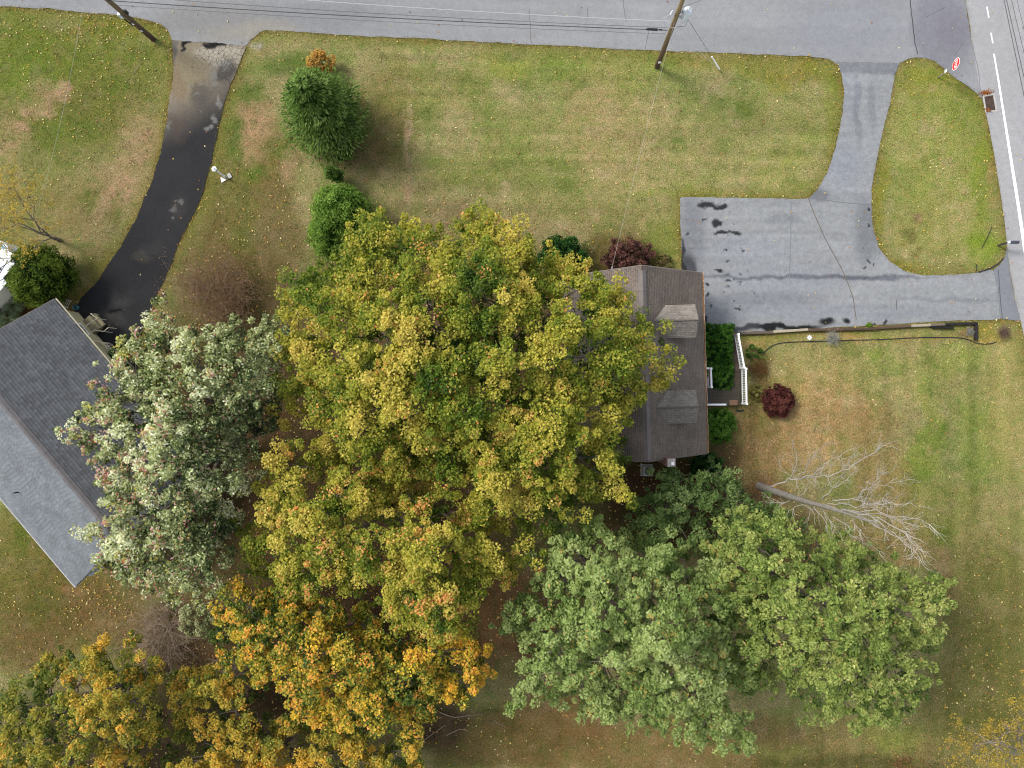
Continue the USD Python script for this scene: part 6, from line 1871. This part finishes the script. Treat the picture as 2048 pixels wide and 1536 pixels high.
for k in range(8):
    a = k * math.pi / 4
    d = np.array([math.cos(a), math.sin(a), 0]); s = np.array([-d[1], d[0], 0])
    o = c + [0, 0, 0.46]
    P4 = np.array([o + d * 0.03, o + d * 0.10 + s * 0.045 + [0, 0, 0.02], o + d * 0.19 + [0, 0, 0.03], o + d * 0.10 - s * 0.045 + [0, 0, 0.02]])
    MB().add(np.vstack([P4, P4 - [0, 0, 0.006]]), [[0, 3, 2, 1], [4, 5, 6, 7], [0, 1, 5, 4], [1, 2, 6, 5], [2, 3, 7, 6], [3, 0, 4, 7]]).build('petal', M['white'], fo)
hub = trimesh.creation.icosphere(2, 0.035)
build('hub', hub.vertices + c + [0, 0, 0.47], hub.faces, M['grey_metal'], fo, smooth=True)
for p0, p1, lb_ in (((1963, 497), (1984, 452), 'thin black rod lying on the grass near the mailbox'), ((1951, 545), (1953, 528), 'short black rod lying at the grass edge by the driveway')):
    a, b = at(*p0, 0.05), at(*p1, 0.09)
    v, f = tube_arrays(np.array([a, (a + b) / 2 + [0.02, 0, 0.03], b]), np.full(3, 0.02), 6)
    build('marker_rod', v, f, M['black'], None, None, label=lb_, cat='rod')
es = [(1957, 544.5), (1970, 540.5), (1983, 535), (1996, 528), (2007, 516)]
Pe = np.array([at(a, b, 0.05) for a, b in es])
v, f = tube_arrays(Pe, np.array([0.05, 0.05, 0.04, 0.035, 0.03]), 6)
build('kerb_edging', v, f, M['black_wood'], None, None, label='black strip of edging where the island grass meets the driveway', cat='edging')


def ac_unit():
    c = at(1293, 940, 0.75)
    z0 = float(g(c[0], c[1]))
    t = thing('air_conditioner', [c[0], c[1], z0], 'grey square air conditioner unit below the gable of the brown-roofed house', 'air conditioner')
    box_part('pad', [c[0] - 0.4, c[1] - 0.4, z0 - 0.05], [c[0] + 0.4, c[1] + 0.4, z0 + 0.06], M['concrete'], t)
    box_part('cabinet', [c[0] - 0.31, c[1] - 0.31, z0 + 0.061], [c[0] + 0.31, c[1] + 0.31, z0 + 0.76], M['grey_metal'], t, bev=0.06)
    pr_ = np.array([[0.23, 0.0], [0.26, 0.0], [0.26, 0.03], [0.23, 0.03], [0.23, 0.0]])
    rg_ = trimesh.creation.revolve(pr_, sections=32)
    fg = build('fan_guard', rg_.vertices + [c[0], c[1], z0 + 0.762], rg_.faces, M['dark_metal'], t)
    ds = trimesh.creation.cylinder(0.23, 0.01, sections=32)
    build('fan_well', ds.vertices + [c[0], c[1], z0 + 0.767], ds.faces, M['black'], t)
    for rr in (0.06, 0.11, 0.16, 0.205):
        an = np.linspace(0, 2 * np.pi, 29)
        MB().tube(np.column_stack([c[0] + rr * np.cos(an), c[1] + rr * np.sin(an), np.full(29, z0 + 0.787)]), 0.006, k=4).build('guard_ring', M['grey_metal'], fg)
    for k in range(8):
        a = k * math.pi / 4
        MB().tube([[c[0] + 0.03 * math.cos(a), c[1] + 0.03 * math.sin(a), z0 + 0.787], [c[0] + 0.24 * math.cos(a), c[1] + 0.24 * math.sin(a), z0 + 0.787]], 0.005, k=4).build('guard_spoke', M['grey_metal'], fg)
    hb_ = trimesh.creation.cylinder(0.05, 0.03, sections=16)
    build('hub', hb_.vertices + [c[0], c[1], z0 + 0.785], hb_.faces, M['grey_metal'], fg)


ac_unit()


def camper():
    z = 2.4
    out = [(-160, 440), (-40, 468), (0, 480), (12, 489), (24, 505), (29, 517), (29, 527), (26, 534), (6, 556), (14, 566), (0, 582), (-30, 615), (-200, 700)]
    P = np.array([at(a, b, z)[:2] for a, b in out])
    t = thing('camper_trailer', [*at(0, 530, 0)[:2], 0], 'white camper roof with dark seams at the far left edge', 'camper')
    pg = Polygon(P).buffer(0)
    pg2 = pg.buffer(-0.08).buffer(0.08)
    b_ = trimesh.creation.extrude_polygon(pg2.buffer(-0.06), z - 0.45, engine='earcut')
    build('body', b_.vertices + [0, 0, 0.4], b_.faces, M['transformer'], t)
    r_ = trimesh.creation.extrude_polygon(pg2, 0.06, engine='earcut')
    rf = build('roof', r_.vertices + [0, 0, z - 0.05], r_.faces, M['transformer'], t)
    for p0, p1 in (((-10, 517), (29, 516)), ((-6, 540), (29, 517)), ((-4, 552), (16, 520)), ((-2, 562), (10, 556)), ((4, 486), (24, 506))):
        MB().tube([at(*p0, z + 0.02), at(*p1, z + 0.02)], 0.018, k=4).build('roof_seam', M['black'], rf)
    hv = at(0, 538, z + 0.02)
    MB().box(hv - [0.06, 0.06, 0], hv + [0.06, 0.06, 0.06]).build('roof_vent', M['black'], rf)
    a, b, c_ = at(0, 486, z + 0.015), at(14, 498, z + 0.015), at(2, 497, z + 0.015)
    MB().add([a, c_, b, a + [0, 0, 0.02], c_ + [0, 0, 0.02], b + [0, 0, 0.02]], [[0, 1, 2], [5, 4, 3], [0, 3, 4], [0, 4, 1], [1, 4, 5], [1, 5, 2], [2, 5, 3], [2, 3, 0]]).build('skylight', M['rubber'], rf)


camper()
for i, (pts, rad, lb_) in enumerate(([[(880, 1424), (895, 1430), (910, 1434), (930, 1431), (950, 1429), (968, 1427)], 0.04, 'long pale fallen branch on the grass right of the golden maple'],
                                    [[(836, 1490), (850, 1478), (870, 1464), (891, 1449)], 0.035, 'straight fallen branch slanting below the golden maple'],
                                    [[(893, 1470), (905, 1464), (920, 1457), (935, 1460), (942, 1466)], 0.025, 'curved thin fallen branch, rightmost of those by the golden maple'],
                                    [[(988, 1440), (998, 1447), (1010, 1452)], 0.025, 'short fallen stick under the edge of the pale green tree'],
                                    [[(268, 147), (276, 136), (287, 120)], 0.018, 'dry stick on the far left lawn below the utility pole'])):
    P = np.array([gp(a, b) for a, b in pts]); P[:, 2] += 0.07
    v, f = tube_arrays(P, np.linspace(rad, rad * 0.4, len(P)), 6)
    build('fallen_branch', v, f, M['bark'], None, np.tile(C(170, 152, 136, 0.6), (len(v), 1)), label=lb_, cat='branch')


# ------------------------------------------------------------------ fallen leaves and grass tufts
def fallen_leaves():
    r = seeded(95)
    n = 140000
    px, py = r.random(n) * 2100 - 26, r.random(n) * 1580 - 22
    dens = np.full(n, 0.016)
    for bx, by, rx, ry, s in ((170, 60, 200, 50, 0.22), (170, 170, 190, 130, 0.09), (300, 90, 60, 60, 0.14), (470, 470, 110, 160, 0.14), (560, 420, 60, 130, 0.12), (420, 540, 100, 80, 0.16), (1600, 140, 80, 16, 0.22), (1880, 300, 120, 200, 0.05), (1850, 530, 90, 20, 0.08),
                              (1985, 650, 40, 16, 0.35), (1980, 672, 40, 20, 0.15), (1960, 1350, 120, 220, 0.16), (1900, 1220, 90, 80, 0.08), (1000, 1440, 140, 90, 0.07), (180, 1210, 170, 90, 0.16), (210, 1190, 60, 50, 0.45), (130, 1185, 50, 26, 0.3), (70, 1240, 120, 110, 0.12), (60, 1120, 60, 60, 0.06),
                              (850, 760, 330, 300, 0.30), (760, 1080, 320, 260, 0.30), (620, 1330, 280, 160, 0.3), (450, 880, 190, 300, 0.25), (1330, 1000, 150, 110, 0.3), (300, 1470, 320, 110, 0.2), (340, 1280, 100, 90, 0.15), (880, 1450, 70, 60, 0.2), (600, 560, 60, 120, 0.12),
                              (1500, 900, 120, 70, 0.04), (1300, 1470, 300, 80, 0.04), (1560, 1100, 120, 120, 0.1), (80, 640, 90, 30, 0.3), (1740, 655, 30, 5, 0.4), (190, 610, 20, 20, 0.3), (240, 690, 30, 40, 0.12), (370, 90, 60, 12, 0.12)):
        d = ((px - bx) / rx) ** 2 + ((py - by) / ry) ** 2
        dens = np.maximum(dens, s * np.exp(-d * 0.9))
    x, y = (px - CX) * H / F, (CY - py) * H / F
    pav = unary_union([road_poly, right_poly, drive_poly, apron_poly, lane_poly])
    shapely.prepare(pav)
    inp = shapely.contains_xy(pav, x, y)
    edge = shapely.contains_xy(pav.buffer(0.35), x, y) & ~inp
    dens = np.where(inp, np.minimum(dens, 0.05) * 0.28, dens)
    dens = np.where(edge, dens * 1.6 + 0.10 * fb(x, y, 0.5, 99), dens)
    dens *= 0.5 + fb(x, y, 0.45, 98)
    k = r.random(n) < dens
    x, y, inp = x[k], y[k], inp[k]
    z = g(x, y) + np.where(inp, Z1 + 0.03, 0.05)
    n = len(x)
    pal = np.array([C(222, 196, 112, 0.68), C(230, 214, 156, 0.70), C(206, 150, 86, 0.62), C(178, 128, 84, 0.6), C(150, 108, 74, 0.6), C(222, 176, 60, 0.62)])
    c = pal[r.choice(6, n, p=[0.24, 0.2, 0.14, 0.18, 0.16, 0.08])] * (0.8 + 0.35 * r.random((n, 1)))
    v, f, c = leaf_quads(np.column_stack([x, y, z]), r, 0.12, 0.09, np.tile([0, 0, 1.0], (n, 1)), 0.35, c)
    build('fallen_leaves', v, f, M['litter'], None, c, label='yellow and tan fallen leaves scattered over the lawns', cat='leaves', kind='stuff')


fallen_leaves()


def grass_tufts():
    """Tufts of longer grass: thick along the paved edges, thin over the lawns."""
    r = seeded(96)
    pav = unary_union([road_poly, right_poly, drive_poly, apron_poly, lane_poly])
    shapely.prepare(pav)
    n = 95000
    x, y = (r.random(n) - 0.5) * 71, (r.random(n) - 0.5) * 54
    e = []
    for pg in (road_poly, right_poly, drive_poly, apron_poly, lane_poly):
        L = LineString(np.array(pg.intersection(shapely.box(-37, -28, 37, 28)).exterior.coords))
        k = int(L.length * 34)
        q = np.array([p.coords[0] for p in L.interpolate(r.random(k), normalized=True)])
        e.append(q + r.normal(0, 0.09, q.shape))
    e = np.vstack(e)
    x, y = np.concatenate([x, e[:, 0]]), np.concatenate([y, e[:, 1]])
    edge = np.arange(len(x)) >= n
    ok = ~shapely.contains_xy(pav.buffer(-0.05), x, y)
    x, y, edge = x[ok], y[ok], edge[ok]
    cx, cy, inner = LAWN
    i = np.clip(np.round((x - cx[0]) / 0.2).astype(int), 0, len(cx) - 1)
    j = np.clip(np.round((y - cy[0]) / 0.2).astype(int), 0, len(cy) - 1)
    c = inner[j, i]
    c = c * np.exp(r.normal(0.05, 0.38, (len(c), 1))) * np.array([1.0, 1.0, 0.9])
    c[edge] = c[edge] * 1.05
    k = 3
    P = np.repeat(np.column_stack([x, y, g(x, y) + 0.0]), k, 0) + np.column_stack([r.normal(0, 0.03, (len(x) * k, 2)), np.zeros(len(x) * k)])
    a = r.random(len(P)) * 6.28
    ln = (0.06 + 0.09 * r.random(len(P))) * np.where(np.repeat(edge, k), 1.2, 1.0)
    d = np.column_stack([np.cos(a), np.sin(a), np.zeros(len(P))])
    s_ = np.column_stack([-d[:, 1], d[:, 0], d[:, 2]])
    v = np.stack([P - s_ * 0.014, P + s_ * 0.014, P + d * ln[:, None] * 0.85 + np.array([0, 0, 1.0]) * (0.035 + 0.04 * r.random(len(P)))[:, None]], 1).reshape(-1, 3)
    f = np.arange(len(v)).reshape(-1, 3)
    build('grass', v, f, M['litter'], None, np.repeat(np.repeat(c, k, 0), 3, 0), label='longer grass tufts over the lawns and along the paved edges', cat='grass', kind='stuff')


grass_tufts()
